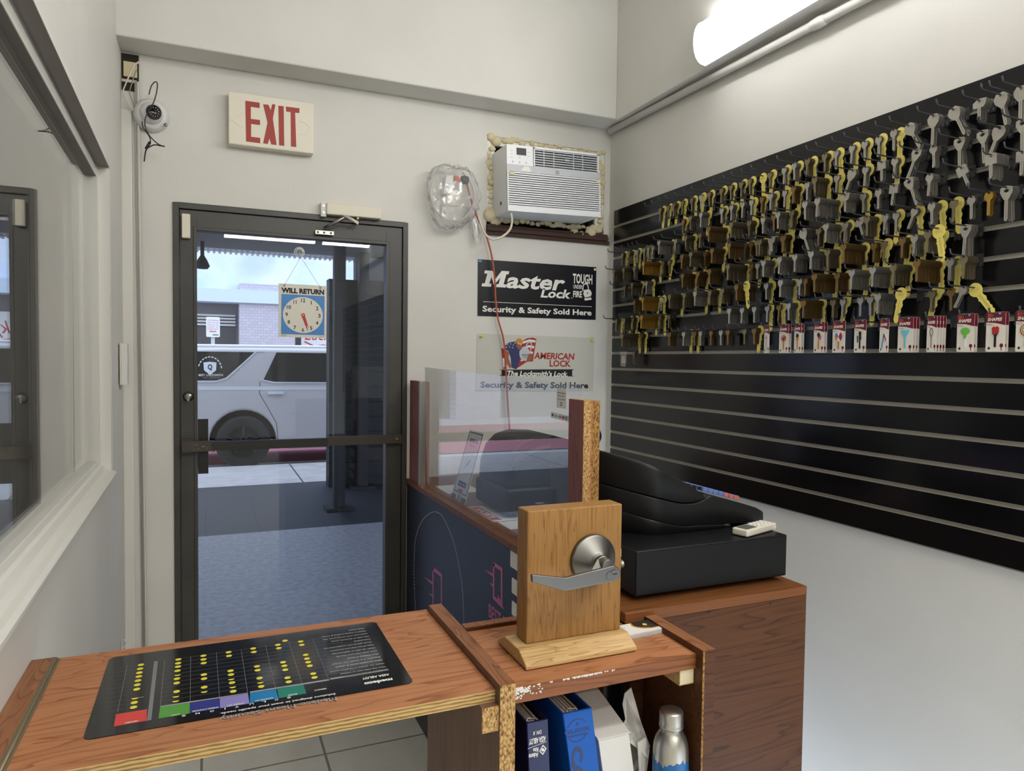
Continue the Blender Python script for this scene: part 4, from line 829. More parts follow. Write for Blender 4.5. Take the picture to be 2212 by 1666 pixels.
# cabinet, flap
def chp(b, x0, x1, y0, z0, z1, mt='chipboard'): b.box((x0, y0-.0012, z0), (x1, y0, z1), mt)
t = thing('shelf_cabinet', 'low open brown shelf cabinet with raised side boards between flap and counter', 'cabinet', (.655, 1.2, 0))
ZS = .992; ZBd = .979
b = MB().box((.440, 1.060, 0), (.4685, 1.472, ZS-.001), 'laminate_z'); b.box((.4405, 1.0602, ZS-.001), (.468, 1.4718, ZS), 'laminate_y'); chp(b, .4405, .468, 1.060, 0, ZS-.0005); b.build('side_panel', t)
b = MB().box((.845, 1.050, 0), (.873, 1.242, ZS-.001), 'panel_brown'); b.box((.8455, 1.0502, ZS-.001), (.8725, 1.2418, ZS), 'laminate_y'); b.box((.849, 1.0488, .0), (.8725, 1.050, ZS-.006), 'panel_brown'); chp(b, .845, .849, 1.050, 0, ZS-.002, 'chipboard_dark'); b.build('side_panel', t)
b = MB().box((.4685, 1.071, ZBd-.028), (.845, 1.242, ZBd), 'laminate'); b.box((.4685, 1.242, ZBd-.028), (.797, 1.330, ZBd), 'laminate'); b.box((.4685, 1.070, ZBd-.028), (.845, 1.071, ZBd-.0005), 'laminate_front')
random.seed(9); fr = Fr((0, 1.070, 0), (1, 0, 0), (0, 0, 1))
for k_ in range(110):
    x = .470+abs(random.gauss(0, .020)); z = ZBd-.001-abs(random.gauss(0, .009))
    if x < .54 and z > ZBd-.026: fr.poly(b, [(x, z), (x+random.uniform(.002, .005), z+.001), (x+.003, z-.002)], 'white', 0, .0003+k_*.000004)
for k_ in range(60): x = .60+random.gauss(0, .028); fr.poly(b, [(x, ZBd-.001), (x+.004, ZBd-.0005), (x+.003, ZBd-.003-random.random()*.002)], 'white', 0, .0003+k_*.000006)
b.build('top_board', t, .0)
b = MB().box((.474, 1.330, .90), (.797, 1.352, ZS-.004), 'laminate_y'); b.box((.4745, 1.3295, .95), (.7965, 1.330, ZS-.006), 'panel_brown'); b.build('rear_rail', t)
b = MB().box((.410, 1.064, .915), (.440, 1.46, .958), 'laminate_z'); chp(b, .4105, .4398, 1.064, .915, .957); b.build('cleat', t)
b = MB().box((.812, 1.075, .920), (.845, 1.242, ZBd-.028), 'oak_base'); b.box((.8125, 1.0742, .922), (.844, 1.075, ZBd-.029), 'foam'); b.build('cleat', t, .001)
MB().box((.4685, 1.325, .0), (.797, 1.330, ZBd-.028), 'panel_brown').build('back_board', t)
MB().box((.4685, 1.062, .575), (.845, 1.242, .5995), 'laminate').build('shelf', t)
t = thing('counter_flap', 'brown laminate lift-up counter flap with exposed plywood front edge', 'counter flap', (.09, 1.28, .955))
b = MB().box((-.2525, 1.078, .9575), (.4395, 1.486, .9765), 'plywood'); b.box((-.2525, 1.0785, .9765), (.4395, 1.4865, .978), 'laminate'); b.build('top', t)
b = MB().tube([(-.2555, 1.0, .9795), (-.2555, 1.482, .9795)], .0028, 'brass_dull', 8); b.box((-.262, 1.0, .9775), (-.249, 1.482, .979), 'brass_dull'); b.build('hinge', t)
b = MB(); b.prism([(-.262, .96, .958), (-.262, 1.494, .958), (-.2695-.0, 1.494, .958), (-.2605-.002, .96, .958)], (0, 0, .02), 'laminate_y')
b = MB(); q = [Vector((-.2965, 1.494, .955)), Vector((-.2965, .95, .955)), Vector((-.2575, .95, .955)), Vector((-.2575, 1.494, .955))]; b.prism(q, (0, 0, .0235), 'laminate_y')
tag(b.build('hinge_board', None, .001, origin=(-.262, 1.2, .955)), 'narrow brown board fixed to the left wall beside the counter flap', 'board')
# product mat on the flap
t = thing('counter_mat', 'glossy black product chart mat with yellow dots lying on the counter flap', 'counter mat', (.08, 1.32, .978))
MF = Fr((.322, 1.153, .978), (-1, 0, 0), (0, -1, 0))   # read from the far side: a runs left, b runs to the camera
MF = Fr((.319, 1.452, .978), (-1, 0, 0), (0, -1, 0)); MW, MH = .487, .302     # a: from right edge to left, b: from far edge to near edge
MFn = MF.n
b = MB(); MF.rrect(b, 0, 0, MW, MH, .012, 'mat_black', .0003, .0009); b.build('sheet', t)
b = MB(); c = .0013
def ma(x, y):       # pixel on the mat -> (a, b)
    q = at(x, y, 2, .979); return (.319-q.x, 1.452-q.y)
def mq(pts, mt, cc=0): MF.poly(b, [ma(x, y) for x, y in pts], mt, c+cc, .0001)
s1 = lambda x, y: (180+x/5.821, 1380+y/5.821)
s2 = lambda x, y: (540+x/5.821, 1340+y/5.821)
mq([s1(410, 955), s1(800, 890), s1(798, 1035), s1(385, 1108)], 'mat_red'); mq([s1(965, 862), s1(1340, 812), s1(1338, 942), s1(945, 1008)], 'mat_green'); mq([s1(1345, 815), s1(1712, 755), s1(1718, 880), s1(1340, 940)], 'mat_navy')
mq([s1(1716, 752), s1(2070, 694), s1(2090, 818), s1(1720, 878)], 'mat_lilac'); mq([s2(0, 918), s2(320, 866), s2(358, 985), s2(0, 1045)], 'mat_cyan'); mq([s2(340, 862), s2(672, 812), s2(708, 925), s2(364, 984)], 'mat_teal')
mq([s1(890, 288), s1(938, 282), s1(855, 1025), s1(800, 1035)], 'grid_grey'); mq([s1(970, 850), s1(1340, 792), s1(1712, 738), s1(2068, 682), s1(2068, 690), s1(1712, 750), s1(1340, 808), s1(968, 862)], 'print_grey'); mq([s2(0, 902), s2(985, 745), s2(1000, 760), s2(0, 920)], 'print_grey')
mq([s2(1000, 735), s2(1735, 612), s2(1745, 630), s2(1010, 752)], 'print_grey')
cols = [(552, 340, 430, 925), (1022, 278, 968, 850), (1350, 228, 1345, 790), (1672, 176, 1712, 740), (1984, 140, 2066, 684)]
for x0, y0, x1, y1 in cols: MF.line(b, [ma(*s1(x0, y0)), ma(*s1(x1, y1))], .0006, 'grid_grey', c, .0001)
for x0, y0, x1, y1 in ((195, 320, 320, 850), (485, 270, 655, 800), (780, 230, 990, 745)): MF.line(b, [ma(*s2(x0, y0)), ma(*s2(x1, y1))], .0006, 'grid_grey', c, .0001)
a0 = ma(*s1(1022, 278)); a1 = ma(*s1(968, 850)); a2 = ma(*s2(985, 745))
for k_ in range(11):
    f_ = k_/11; yy = a0[1]+(a1[1]-a0[1])*f_; MF.line(b, [(a2[0]-.05, yy), (a0[0]+.001, yy)], .00035, 'grid_grey', c, .00008); MF.line(b, [(a0[0]+.048, yy+.006), (a0[0]+.078, yy+.006)], .00035, 'grid_grey', c, .00008)
D1 = [(725, 333), (714, 382), (705, 432), (698, 480), (687, 532), (678, 585), (672, 640), (640, 808), (632, 867), (1195, 265), (1191, 313), (1190, 356), (1184, 408), (1177, 508), (1174, 562), (1172, 670), (1510, 218), (1511, 265), (1513, 311), (1516, 456), (1518, 508), (1520, 615), (1827, 174), (1832, 220), (1852, 408), (1857, 456), (1870, 558), (1884, 667)]
D2 = [(40, 360), (48, 404), (88, 585), (96, 633), (120, 733), (142, 838), (350, 314), (362, 356), (416, 533), (432, 578), (444, 628), (472, 728), (487, 780), (440, 262), (638, 272), (652, 315), (700, 440), (716, 488), (732, 532), (752, 578), (795, 677), (812, 725)]
for x, y in D1: MF.disc(b, *ma(*s1(x, y)), .0052, 'dot_yellow', c+.0002, .0001, 14)
for x, y in D2: MF.disc(b, *ma(*s2(x, y)), .0052, 'dot_yellow', c+.0002, .0001, 14)
for s_, lst in ((s1, ((650, 750), (1185, 458), (1165, 728), (1162, 785), (1520, 668), (1860, 510), (1878, 610))), (s2, ((128, 786),))):
    for x, y in lst: a_, b__ = ma(*s_(x, y)); MF.poly(b, [(a_+.0052*math.cos(k*PI/6), b__+.0052*math.sin(k*PI/6)) for k in range(7)], 'dot_yellow', c+.0002, .0001)
def mtext(s_, p0, p1, mt, h, **k):     # text runs in +a direction, baseline towards -b  (upside down for the camera)
    (x0, y0), (x1, y1) = p0, p1; MF2 = Fr(MF.p(0, 0), (-1, 0, 0), (0, -1, 0)); MF2.text(b, s_, x0, y0-h/2, x1, y0+h/2, mt, c+.0003, .0001, flip=False, **k)
w_ = lambda x, y, f: ma(*f(x, y))
def mt2(txt, pr, pl, h, mt='white_text', **k):
    """pr: right end in the picture (where the text starts), pl: left end"""
    a0_, b0_ = pr; a1_, b1_ = pl; bb = (b0_+b1_)/2; MF.text(b, txt, a0_, bb-h/2, a1_, bb+h/2, mt, c+.0003, .0001, **k)
mt2('Medeco Means Security', w_(1090, 990, s2), w_(1710, 1000, s1), .017, 'print_grey', bold=.02)
mt2('Solutions designed to meet your specific needs.', w_(1075, 930, s2), w_(1720, 945, s1), .008, bold=.02)
for i, ch in enumerate('SOLUTIONS'[::-1]):
    pass
for ch, p in zip('SOLUTIONS', (w_(490, 978, s2), w_(335, 1005, s2), w_(175, 1032, s2), w_(20, 1058, s2), w_(1932, 860, s1), w_(1782, 886, s1), w_(1618, 916, s1), w_(1437, 945, s1), w_(1262, 974, s1))): mt2(ch, (p[0]-(.0008 if ch == 'I' else .003), p[1]), (p[0]+(.0008 if ch == 'I' else .003), p[1]), .006, bold=.02)
mt2('medeco', w_(1795, 750, s2), w_(1435, 805, s2), .011, bold=.05); mt2('ASSA ABLOY', w_(1752, 690, s2), w_(1408, 740, s2), .008, bold=.03); mt2('END USER ISSUES/NEEDS', w_(1740, 622, s2), w_(1180, 706, s2), .0042, 'black_text')
for txt, p0, p1 in (('HYBRID CYLINDER', w_(1700, 868, s1), w_(1365, 920, s1)), ('HYBRID KEY', w_(2020, 815, s1), w_(1800, 850, s1)), ('LOGIC', w_(1212, 955, s1), w_(1100, 972, s1)), ('NEXGEN', w_(690, 1040, s1), w_(530, 1064, s1)), ('KEYMARK X4', w_(290, 985, s2), w_(65, 1020, s2)), ('BILEVEL', w_(593, 932, s2), w_(472, 952, s2)), ("MEDECO", w_(960, 865, s2), w_(810, 890, s2))): mt2(txt, p0, p1, .0046, bold=.02)
mt2('SPECIAL APPLICATIONS', w_(760, 740, s1), w_(700, 745, s1), .002)
lines = ['Carry too many keys or multiple', 'master key systems or hardware brands', 'Need convenient access & control', 'flexibility in a simple key system', 'Need building accessed', 'Some areas need more security', 'Users can take to duplicate key', 'Keys of lost keys not accounted', 'Access gained with unauthorized key', 'Lock picking', 'Key audit to document access', 'Locks must work during power loss', 'Need to control building & access', 'Small system']
A0 = ma(*s2(1700, 590)); A1 = ma(*s2(1400, 110))
for i, s_ in enumerate(lines): f_ = i/13; bb = A0[1]+(A1[1]-A0[1])*f_; MF.text(b, s_, .030, bb-.0022, .030+len(s_)*.0026, bb+.0022, 'white_text', c+.0003, .0001)
b.build('print', t)
# lock display
t = thing('lock_display_stand', 'oak display plaque with brushed metal lever handle standing on the low shelf cabinet', 'lock display', (.63, 1.2, ZBd))
zb = ZBd
b = MB(); b.prism([(.514, 1.118, zb+.002), (.514, 1.120, zb+.010), (.514, 1.152, zb+.027), (.514, 1.218, zb+.027), (.514, 1.250, zb+.010), (.514, 1.252, zb+.002)], (.232, 0, 0), 'oak_base'); b.build('base', t, .002)
b = MB().box((.5355, 1.166, zb+.027), (.7375, 1.213, 1.2535), 'oak'); b.build('block', t, .003, 3)
rc = at(1279, 1207, 1, 1.166)
b = MB().lathe([(.0001, -.0), (.0475, .0), (.0475, .006), (.046, .009), (.0435, .0095), (.022, .030), (.0175, .031), (.0175, .034), (.0001, .034)], rc, (0, -1, 0), 'brushed', 48); b.build('rose', t)
b = MB().lathe([(.0001, .03), (.016, .03), (.016, .042), (.0145, .043), (.013, .060), (.0001, .060)], rc, (0, -1, 0), 'brushed', 32)
yl = rc.y-.066; LP = lambda x, y: at(1160+x/10.41, 1140+y/10.41, 1, yl)
n0 = [rc+Vector((dx, -.040, dz)) for dx, dz in ((-.012, -.012), (.012, -.012), (.012, .012), (-.012, .012))]; n1_ = [Vector((LP(*p).x, yl+.006, LP(*p).z)) for p in ((1240, 1150), (1800, 1150), (1790, 885), (1240, 1010))]
b.add(n0+n1_, [(0, 1, 2, 3), (7, 6, 5, 4), (4, 5, 1, 0), (5, 6, 2, 1), (6, 7, 3, 2), (7, 4, 0, 3)], 'brushed'); b.build('spindle', t, .002)
front = [LP(-110, 1065), LP(640, 1140), LP(1740, 860), LP(1800, 880), LP(1850, 920), LP(1885, 980), LP(1885, 1060), LP(1860, 1130), LP(1810, 1185), LP(1740, 1215), LP(640, 1435), LP(-100, 1235)]
b = MB(); b.prism(front, (0, .009, 0), 'brushed'); b.build('lever', t, .0018, 3)
b = MB(); fr = Fr((0, yl, 0), (1, 0, 0), (0, 0, 1)); q = LP(1635, 1080); fr.disc(b, q.x, q.z, .0076, 'black', -.0004, .0006, 24); q3 = LP(1740, 1040); fr.disc(b, q3.x, q3.z, .0083, 'black', -.0004, .0007, 24)
fr.disc(b, q.x, q.z, .0072, 'brushed', .0, .0008, 24); fr.disc(b, q3.x, q3.z, .0079, 'brushed', .0002, .0010, 24); fr.rect(b, q3.x-.004, q3.z-.0012, q3.x+.005, q3.z+.0012, 'black', .0012, .0002); b.build('lock_core', t)
b = MB().box((.738, 1.182, 1.135), (.7405, 1.198, 1.170), 'steel'); b.box((.7405, 1.184, 1.143), (.749, 1.194, 1.160), 'steel'); b.build('latch', t, .002)
# business cards
t = thing('business_card_stack', 'stack of white business cards with black crest in a clear holder beside the oak stand', 'business cards', (.81, 1.2, ZBd))
dv = Vector((.075, .005, 0)); CF = Fr((.757, 1.170, ZBd+.001), dv, (0, 1, 0)); b = MB()
CF.rrect(b, .003, .003, .089, .052, .003, 'paper', 0, .009); b.build('cards', t)
b = MB(); CF.rect(b, 0, 0, .092, .054, 'film', -.0008, .001); CF.rect(b, 0, -.001, .086, .0005, 'film', 0, .008); b.build('holder', t)
b = MB(); CF.poly(b, [(.044+.0, .052), (.038, .040), (.040, .030), (.052, .018), (.068, .012), (.089, .012), (.089, .052)], 'khaki', .009, .0002); CF.poly(b, [(.047, .052), (.043, .040), (.046, .030), (.056, .022), (.072, .016), (.089, .015), (.089, .052)], 'black_text', .0092, .0002)
CF.disc(b, .068, .034, .005, 'dot_yellow', .0094, .0002, 12); CF.text(b, 'LOCKSMITH', .056, .024, .081, .027, 'worn', .0094, .0001)
for i in range(4): CF.text(b, ['Sales Agent', '24/7', 'Road 14', 'Call us'][i], .008, .046-i*.004, .008+[.02, .008, .014, .012][i], .048-i*.004, 'black_text', .009, .0001)
b.build('print', t)
# inside the cabinet
def binder(name, label, x0, x1, tx0, tx1, y, ztop, hgt, depth, mt, tl):
    t = thing(name, label, 'binder', ((x0+x1)/2, y+.05, ztop-hgt))
    sh = tl; yb_ = y+depth; zb_ = ztop-hgt
    def sk(x, yy, z): return Vector((x+sh*(ztop-z), yy, z))
    def bx_(b, xa, ya, za, xb, yb2, zb2, m_):
        b.add([sk(xa, ya, za), sk(xb, ya, za), sk(xb, yb2, za), sk(xa, yb2, za), sk(xa, ya, zb2), sk(xb, ya, zb2), sk(xb, yb2, zb2), sk(xa, yb2, zb2)], [(0, 3, 2, 1), (4, 5, 6, 7), (0, 1, 5, 4), (1, 2, 6, 5), (2, 3, 7, 6), (3, 0, 4, 7)], m_)
    b = MB(); bx_(b, x0, y, zb_, x1, y+.003, ztop, mt); bx_(b, x0, y+.003, zb_, x0+.003, yb_, ztop, mt); bx_(b, x1-.003, y+.003, zb_, x1, yb_, ztop, mt); b.build('cover', t, .0012)
    b = MB(); n_ = 9; xa = x0+.005; xb = x0+(x1-x0)*.62
    for i in range(n_): bx_(b, xa+(xb-xa)*i/n_, y+.022+.002*(i % 3), zb_+.01, xa+(xb-xa)*(i+.75)/n_, yb_-.004, ztop-.012-.002*(i % 2), 'paper')
    bx_(b, xb+.002, y+.03, zb_+.01, xb+.006, yb_-.003, ztop-.010, 'paper_edge'); b.build('pages', t)
    b = MB(); xm = (x0+x1)/2; b.tube([sk(xm-.014, y+.012, ztop-.03), sk(xm-.016, y+.020, ztop-.014), sk(xm-.006, y+.03, ztop-.008), sk(xm+.010, y+.026, ztop-.010), sk(xm+.014, y+.014, ztop-.018)], .0016, 'steel'); bx_(b, xm-.012, y+.006, zb_+.03, xm+.012, y+.012, ztop-.016, 'nickel'); b.build('rings', t)
    return t, Fr(sk(x0, y, ztop), (1, 0, 0), sk(x0, y, ztop)-sk(x0, y, ztop-.1))
tb, BF = binder('ring_binder', 'navy blue ring binder with upside-down white spine print, leftmost in the cabinet', .511, .552, 0, 0, 1.105, .893, .290, .20, 'binder_navy', .055)
b = MB(); Wd = .041
def up(txt, a0, z0, a1, z1, mt, **k): BF.text(b, txt, a0*Wd, -z1, a1*Wd, -z0, mt, .0002, .0003, flip=True, **k)
up('DIV. 8', .30, .017, .68, .024, 'white_text', bold=.02); up('ASSA ABLOY', .10, .029, .90, .040, 'white_text', bold=.03); BF.line(b, [(.05*Wd, -.046), (.95*Wd, -.0405)], .0006, 'white_text', 0, .0004)
up('Rite', .30, .047, .55, .055, 'white_text', bold=.03); up('Adams', .10, .056, .55, .065, 'white_text', bold=.03)
BF.line(b, [(.62*Wd, -.055), (.77*Wd, -.046), (.92*Wd, -.053), (.77*Wd, -.062), (.62*Wd, -.055)], .0018, 'white_text', 0, .0004); BF.disc(b, .77*Wd, -.054, .003, 'white_text', 0, .0004, 12)
BF.disc(b, .58*Wd, -.108, .0125, 'black', 0, .0005, 24); b.build('spine_print', tb)
tb, BF = binder('ring_binder', 'bright blue ring binder with navy crest on its spine, between navy binder and white box', .586, .645, 0, 0, 1.112, .892, .290, .20, 'binder_blue', .155)
b = MB(); Wd = .059
BF.line(b, [(.50*Wd+.021*math.cos(a), -.036+.021*math.sin(a)) for a in [math.radians(35+k*12) for k in range(11)]], .0016, 'flag_blue', 0, .0004)
BF.line(b, [(.50*Wd+.021*math.cos(a), -.036+.021*math.sin(a)) for a in [math.radians(215+k*12) for k in range(11)]], .0016, 'flag_blue', 0, .0004)
BF.poly(b, [(.44*Wd, -.027), (.56*Wd, -.027), (.50*Wd, -.020)], 'flag_blue', 0, .0004); BF.text(b, 'CAL-ROYAL', .06*Wd, -.040, .97*Wd, -.032, 'flag_blue', .0001, .0003, bold=.03); BF.text(b, 'PRODUCTS INC.', .16*Wd, -.047, .88*Wd, -.043, 'flag_blue', .0001, .0003, bold=.02)
BF.text(b, 'CATALOG', .30*Wd, -.275, .72*Wd, -.066, 'flag_blue', .0001, .0003, bold=.04, rot=90); b.build('spine_print', tb)
# thin cream catalogue between the binders
t = thing('white_box', 'white cardboard box with tucked lid beside the blue binder', 'box', (.71, 1.2, .60))
def sb(b, x0, x1, y0, y1, z0, z1, mt, k=.17): b.add([(x0+k*(z1-z0), y0, z0), (x1+k*(z1-z0), y0, z0), (x1+k*(z1-z0), y1, z0), (x0+k*(z1-z0), y1, z0), (x0, y0, z1), (x1, y0, z1), (x1, y1, z1), (x0, y1, z1)], [(0, 3, 2, 1), (4, 5, 6, 7), (0, 1, 5, 4), (1, 2, 6, 5), (2, 3, 7, 6), (3, 0, 4, 7)], mt)
b = MB(); sb(b, .668, .735, 1.125, 1.24, .602, .820, 'paper'); b.build('carton', t, .001)
b = MB(); b.prism([(.666, 1.123, .8205), (.737, 1.123, .8205), (.737, 1.30, .866), (.666, 1.30, .866)], (0, -.0004, .0022), 'paper'); b.build('lid', t, .0008)
# tissue bag
random.seed(21)
b = MB(); n1, n2 = 16, 18; vs = []
for i in range(n2+1):
    f_ = i/n2; z = .602+.20*f_; rx = .022*(1-.3*f_); cx_ = .778-.006*f_
    for j in range(n1): ph = 2*PI*j/n1; r = 1+random.uniform(-.2, .2); vs.append((cx_+math.cos(ph)*rx*r*.8, 1.170+math.sin(ph)*.034*r*(1-.3*f_), z))
b.add(vs, [(i*n1+j, i*n1+(j+1) % n1, (i+1)*n1+(j+1) % n1, (i+1)*n1+j) for i in range(n2) for j in range(n1)]+[tuple(range(n2*n1, (n2+1)*n1))], 'film')
b2 = [(.722, 1.21, .792), (.738, 1.21, .815), (.737, 1.22, .842), (.743, 1.222, .862), (.757, 1.22, .872), (.764, 1.215, .845), (.768, 1.20, .81), (.770, 1.17, .775), (.752, 1.15, .765)]
b.prism([(x+.024, y-.03, z) for x, y, z in b2], (0.001, .0025, 0), 'paper'); b.prism([(x+.022, y, z) for x, y, z in ((.740, 1.135, .79), (.756, 1.130, .80), (.768, 1.135, .77), (.758, 1.135, .70), (.745, 1.135, .73))], (0, .003, 0), 'paper')
tag(b.build('tissue_bag', None, origin=(.75, 1.17, .602)), 'crumpled plastic bag with upright paper tissue behind the metal bottle', 'bag')
# bottle
t = thing('metal_bottle', 'silver aluminium bottle with blue forest label and screw cap in the cabinet', 'bottle', (.8065, 1.090, .60))
bc = (.8065, 1.090, .60)
b = MB().lathe([(.0001, .0), (.031, .0), (.0335, .003), (.0335, .165), (.0335, .188), (.0325, .203), (.0290, .216), (.0235, .226), (.0198, .231), (.0198, .236)], bc, (0, 0, 1), 'bottle_alu', 40, ['bottle_alu']*3+['bottle_alu']*6); b.build('body', t)
random.seed(4); b = MB(); n = 60; vs = []
for j in range(n): a = 2*PI*j/n; vs.append((.8065+.0338*math.cos(a), 1.090+.0338*math.sin(a), .61))
for j in range(n): a = 2*PI*j/n; vs.append((.8065+.0338*math.cos(a), 1.090+.0338*math.sin(a), .60+.178+.006*math.sin(a*3)+random.uniform(-.005, .006)))
b.add(vs, [(j, (j+1) % n, n+(j+1) % n, n+j) for j in range(n)], 'label_blue', True)
for (a0, z0, r) in ((4.9, .735, .012), (5.35, .742, .012), (5.15, .72, .010), (5.7, .75, .010), (4.4, .745, .009)):
    o_ = Vector((.8065+.0339*math.cos(a0), 1.090+.0339*math.sin(a0), z0)); FF = Fr(o_, (-math.sin(a0), math.cos(a0), 0), (0, 0, 1)); FF.disc(b, 0, 0, r, 'label_navy', -.0016, .0019, 9); FF.rect(b, -.002, -.03, .002, 0, 'label_navy', 0, .0002)
o_ = Vector((.8065+.0339*math.cos(4.55), 1.090+.0339*math.sin(4.55), .705)); FF = Fr(o_, (-math.sin(4.55), math.cos(4.55), 0), (0, 0, 1)); FF.line(b, [(.007*math.cos(k*PI/10), .007*math.sin(k*PI/10)) for k in range(21)], .0009, 'white_text', .0002, .0004); FF.disc(b, 0, 0, .003, 'white_text', .0002, .0004, 8, .0045); b.build('label', t)
b = MB().lathe([(.0205, .236), (.0228, .2365), (.0232, .241), (.0222, .243), (.0225, .247), (.0222, .265), (.0212, .268), (.0001, .268)], bc, (0, 0, 1), 'bottle_alu', 40); b.build('cap', t)

# ================================================================== ON THE COUNTER
def pt(x, y, yy): q = at(x, y, 1, yy); return (q.x, q.z)
t = thing('cash_till', 'black steel cash drawer under the register at the counter end', 'cash drawer', (1.07, 1.5, ZT))
YD = 1.288
b = MB().box((.852, YD, ZT+.014), (1.281, 1.70, 1.117), 'drawer'); b.build('case', t, .004, 3)
b = MB(); [b.box((x-.012, y-.012, ZT), (x+.012, y+.012, ZT+.014), 'black') for x in (.88, 1.25) for y in (1.33, 1.66)]; b.build('feet', t)
b = MB().lathe([(.0001, .008), (.007, .008), (.009, .004), (.010, 0)], (.852, 1.345, 1.075), (-1, 0, 0), 'steel', 16); b.build('key_lock', t)
YG = 1.395
t = thing('cash_register', 'black cash register with rounded hood and coloured keys on the cash drawer', 'cash register', (1.07, 1.55, 1.117))
C4 = lambda x, y, yy=YG: (lambda q: Vector((q.x, yy, q.z)))(at(1200+x/3.203, 940+y/3.203, 1, yy))
def interp(pts, x):
    pts = sorted(pts)
    if x <= pts[0][0]: return pts[0][1]
    for (x0, z0), (x1, z1) in zip(pts, pts[1:]):
        if x <= x1: return z0+(z1-z0)*(x-x0)/max(x1-x0, 1e-6)
    return pts[-1][1]
def cxz(l): return [(lambda q: (q.x, q.z))(C4(*p)) for p in l]
def loft(b, xs, top, bot, yb, r, mt, ycut=True):
    n = 5; rings = []
    for x in xs:
        zt, zb2 = interp(top, x), interp(bot, x); zt = max(zt, zb2+.002); f_ = max(0, (.985-x)/.12); yf = YG+(.135*min(f_, 1)**1.6 if ycut else 0); rr = min(r, (zt-zb2)*.49); ring = []
        for cy2, cz2, q in ((yf+rr, zt-rr, 1), (yf+rr, zb2+rr*.2, 2), (yb-rr, zb2+rr*.2, 3), (yb-rr, zt-rr, 0)):
            for k in range(n):
                an = PI/2*(q+k/(n-1)); rz = rr if q in (0, 1) else rr*.2; ring.append(Vector((x, cy2+rr*math.cos(an)*(1 if q in (0, 1) else 1), cz2+rz*math.sin(an))))
        rings.append(ring)
    m_ = len(rings[0]); vs = [v for g in rings for v in g]
    b.add(vs, [(i*m_+j, i*m_+(j+1) % m_, (i+1)*m_+(j+1) % m_, (i+1)*m_+j) for i in range(len(rings)-1) for j in range(m_)], mt, True)
    b.add(rings[0]+rings[-1], [tuple(range(m_)), tuple(reversed(range(m_, 2*m_)))], mt)
hood_top = [(.866, C4(370, 121).z+.004)]+cxz(((450, 138), (520, 158), (610, 185), (690, 215), (760, 250), (830, 290), (900, 325), (980, 375), (1045, 425)))
seam = [(.80, C4(300, 342).z)]+cxz(((440, 377), (540, 400), (720, 440), (850, 470), (900, 475), (960, 470), (1000, 460), (1045, 436)))
xe = C4(1045, 430).x
b = MB(); loft(b, [.866+(xe-.866)*i/26 for i in range(27)], hood_top, [(x, z+.0005) for x, z in seam], 1.74, .010, 'register'); b.build('hood', t)
body_top = [(x, z-.001) for x, z in seam[:-1]]+cxz(((1050, 432), (1080, 417), (1200, 447), (1330, 484), (1405, 508), (1432, 530)))
body_bot = cxz(((300, 500), (470, 545), (870, 630), (1400, 604), (1434, 590)))
x1_ = C4(1436, 560).x
b = MB(); loft(b, [.868+(x1_-.868)*i/40 for i in range(41)], body_top, body_bot, 1.745, .004, 'register'); b.build('body', t)
low = [Vector((.872, YG, 1.183))]+[C4(*p) for p in ((560, 566), (870, 636), (1200, 620), (1225, 650), (1200, 672), (570, 728))]
b = MB(); loft(b, [.880+(1.20-.880)*i/14 for i in range(15)], [(x, z+.001) for x, z in body_bot], [(.88, 1.1172), (1.3, 1.1172)], 1.73, .006, 'register_dark'); b.build('base', t)
b = MB()
k0 = C4(1075, 405); k1 = C4(1335, 470); kd = (k1-k0)
def keycap(i0, i1, r, mt):
    p0 = k0+kd*i0; p1 = k0+kd*i1; yy = YG+.035+r*.026
    up_ = Vector((-kd.z, 0, kd.x)).normalized()
    b.prism([Vector((p0.x, yy, p0.z))+up_*.0, Vector((p1.x, yy, p1.z)), Vector((p1.x, yy, p1.z))+up_*.011, Vector((p0.x, yy, p0.z))+up_*.011], (0, .022, 0), mt)
for r in range(10):
    for i in range(7): keycap(.02+i*.14, .02+i*.14+.125, r, 'key_blue' if i < 3 else ('ac_grey' if i == 3 and r > 3 else ('key_blue' if i == 3 else 'key_red')))
    for i in range(3): keycap(-.42+i*.14, -.42+i*.14+.12, r, 'black')
b.build('keys', t, .001)
b = MB().ball((.957, 1.70, 1.322), .046, 'binder_navy', (1.0, .35, .72), 12); b.build('customer_display', t); MB().tube([(.955, 1.70, 1.22), (.955, 1.70, 1.30)], .010, 'register').build('display_pole', t)
# remote
t = thing('remote_control', 'cream air conditioner remote control lying on the cash drawer edge', 'remote control', (1.22, 1.33, 1.117))
RM = Matrix.Translation((1.222, 1.335, 1.118)) @ Matrix.Rotation(math.radians(17), 4, 'Z')
b = MB().box((-.066, -.021, 0), (.066, .021, .017), 'remote', RM); b.build('body', t, .004, 3)
b = MB().box((-.058, -.015, .017), (-.014, .015, .0176), 'screen_grey', RM); b.build('screen', t)
b = MB()
for i in range(4):
    for j in range(3): b.box((-.006+i*.016, -.014+j*.011, .017), (.004+i*.016, -.007+j*.011, .0192), 'white', RM)
b.build('buttons', t, .0005)
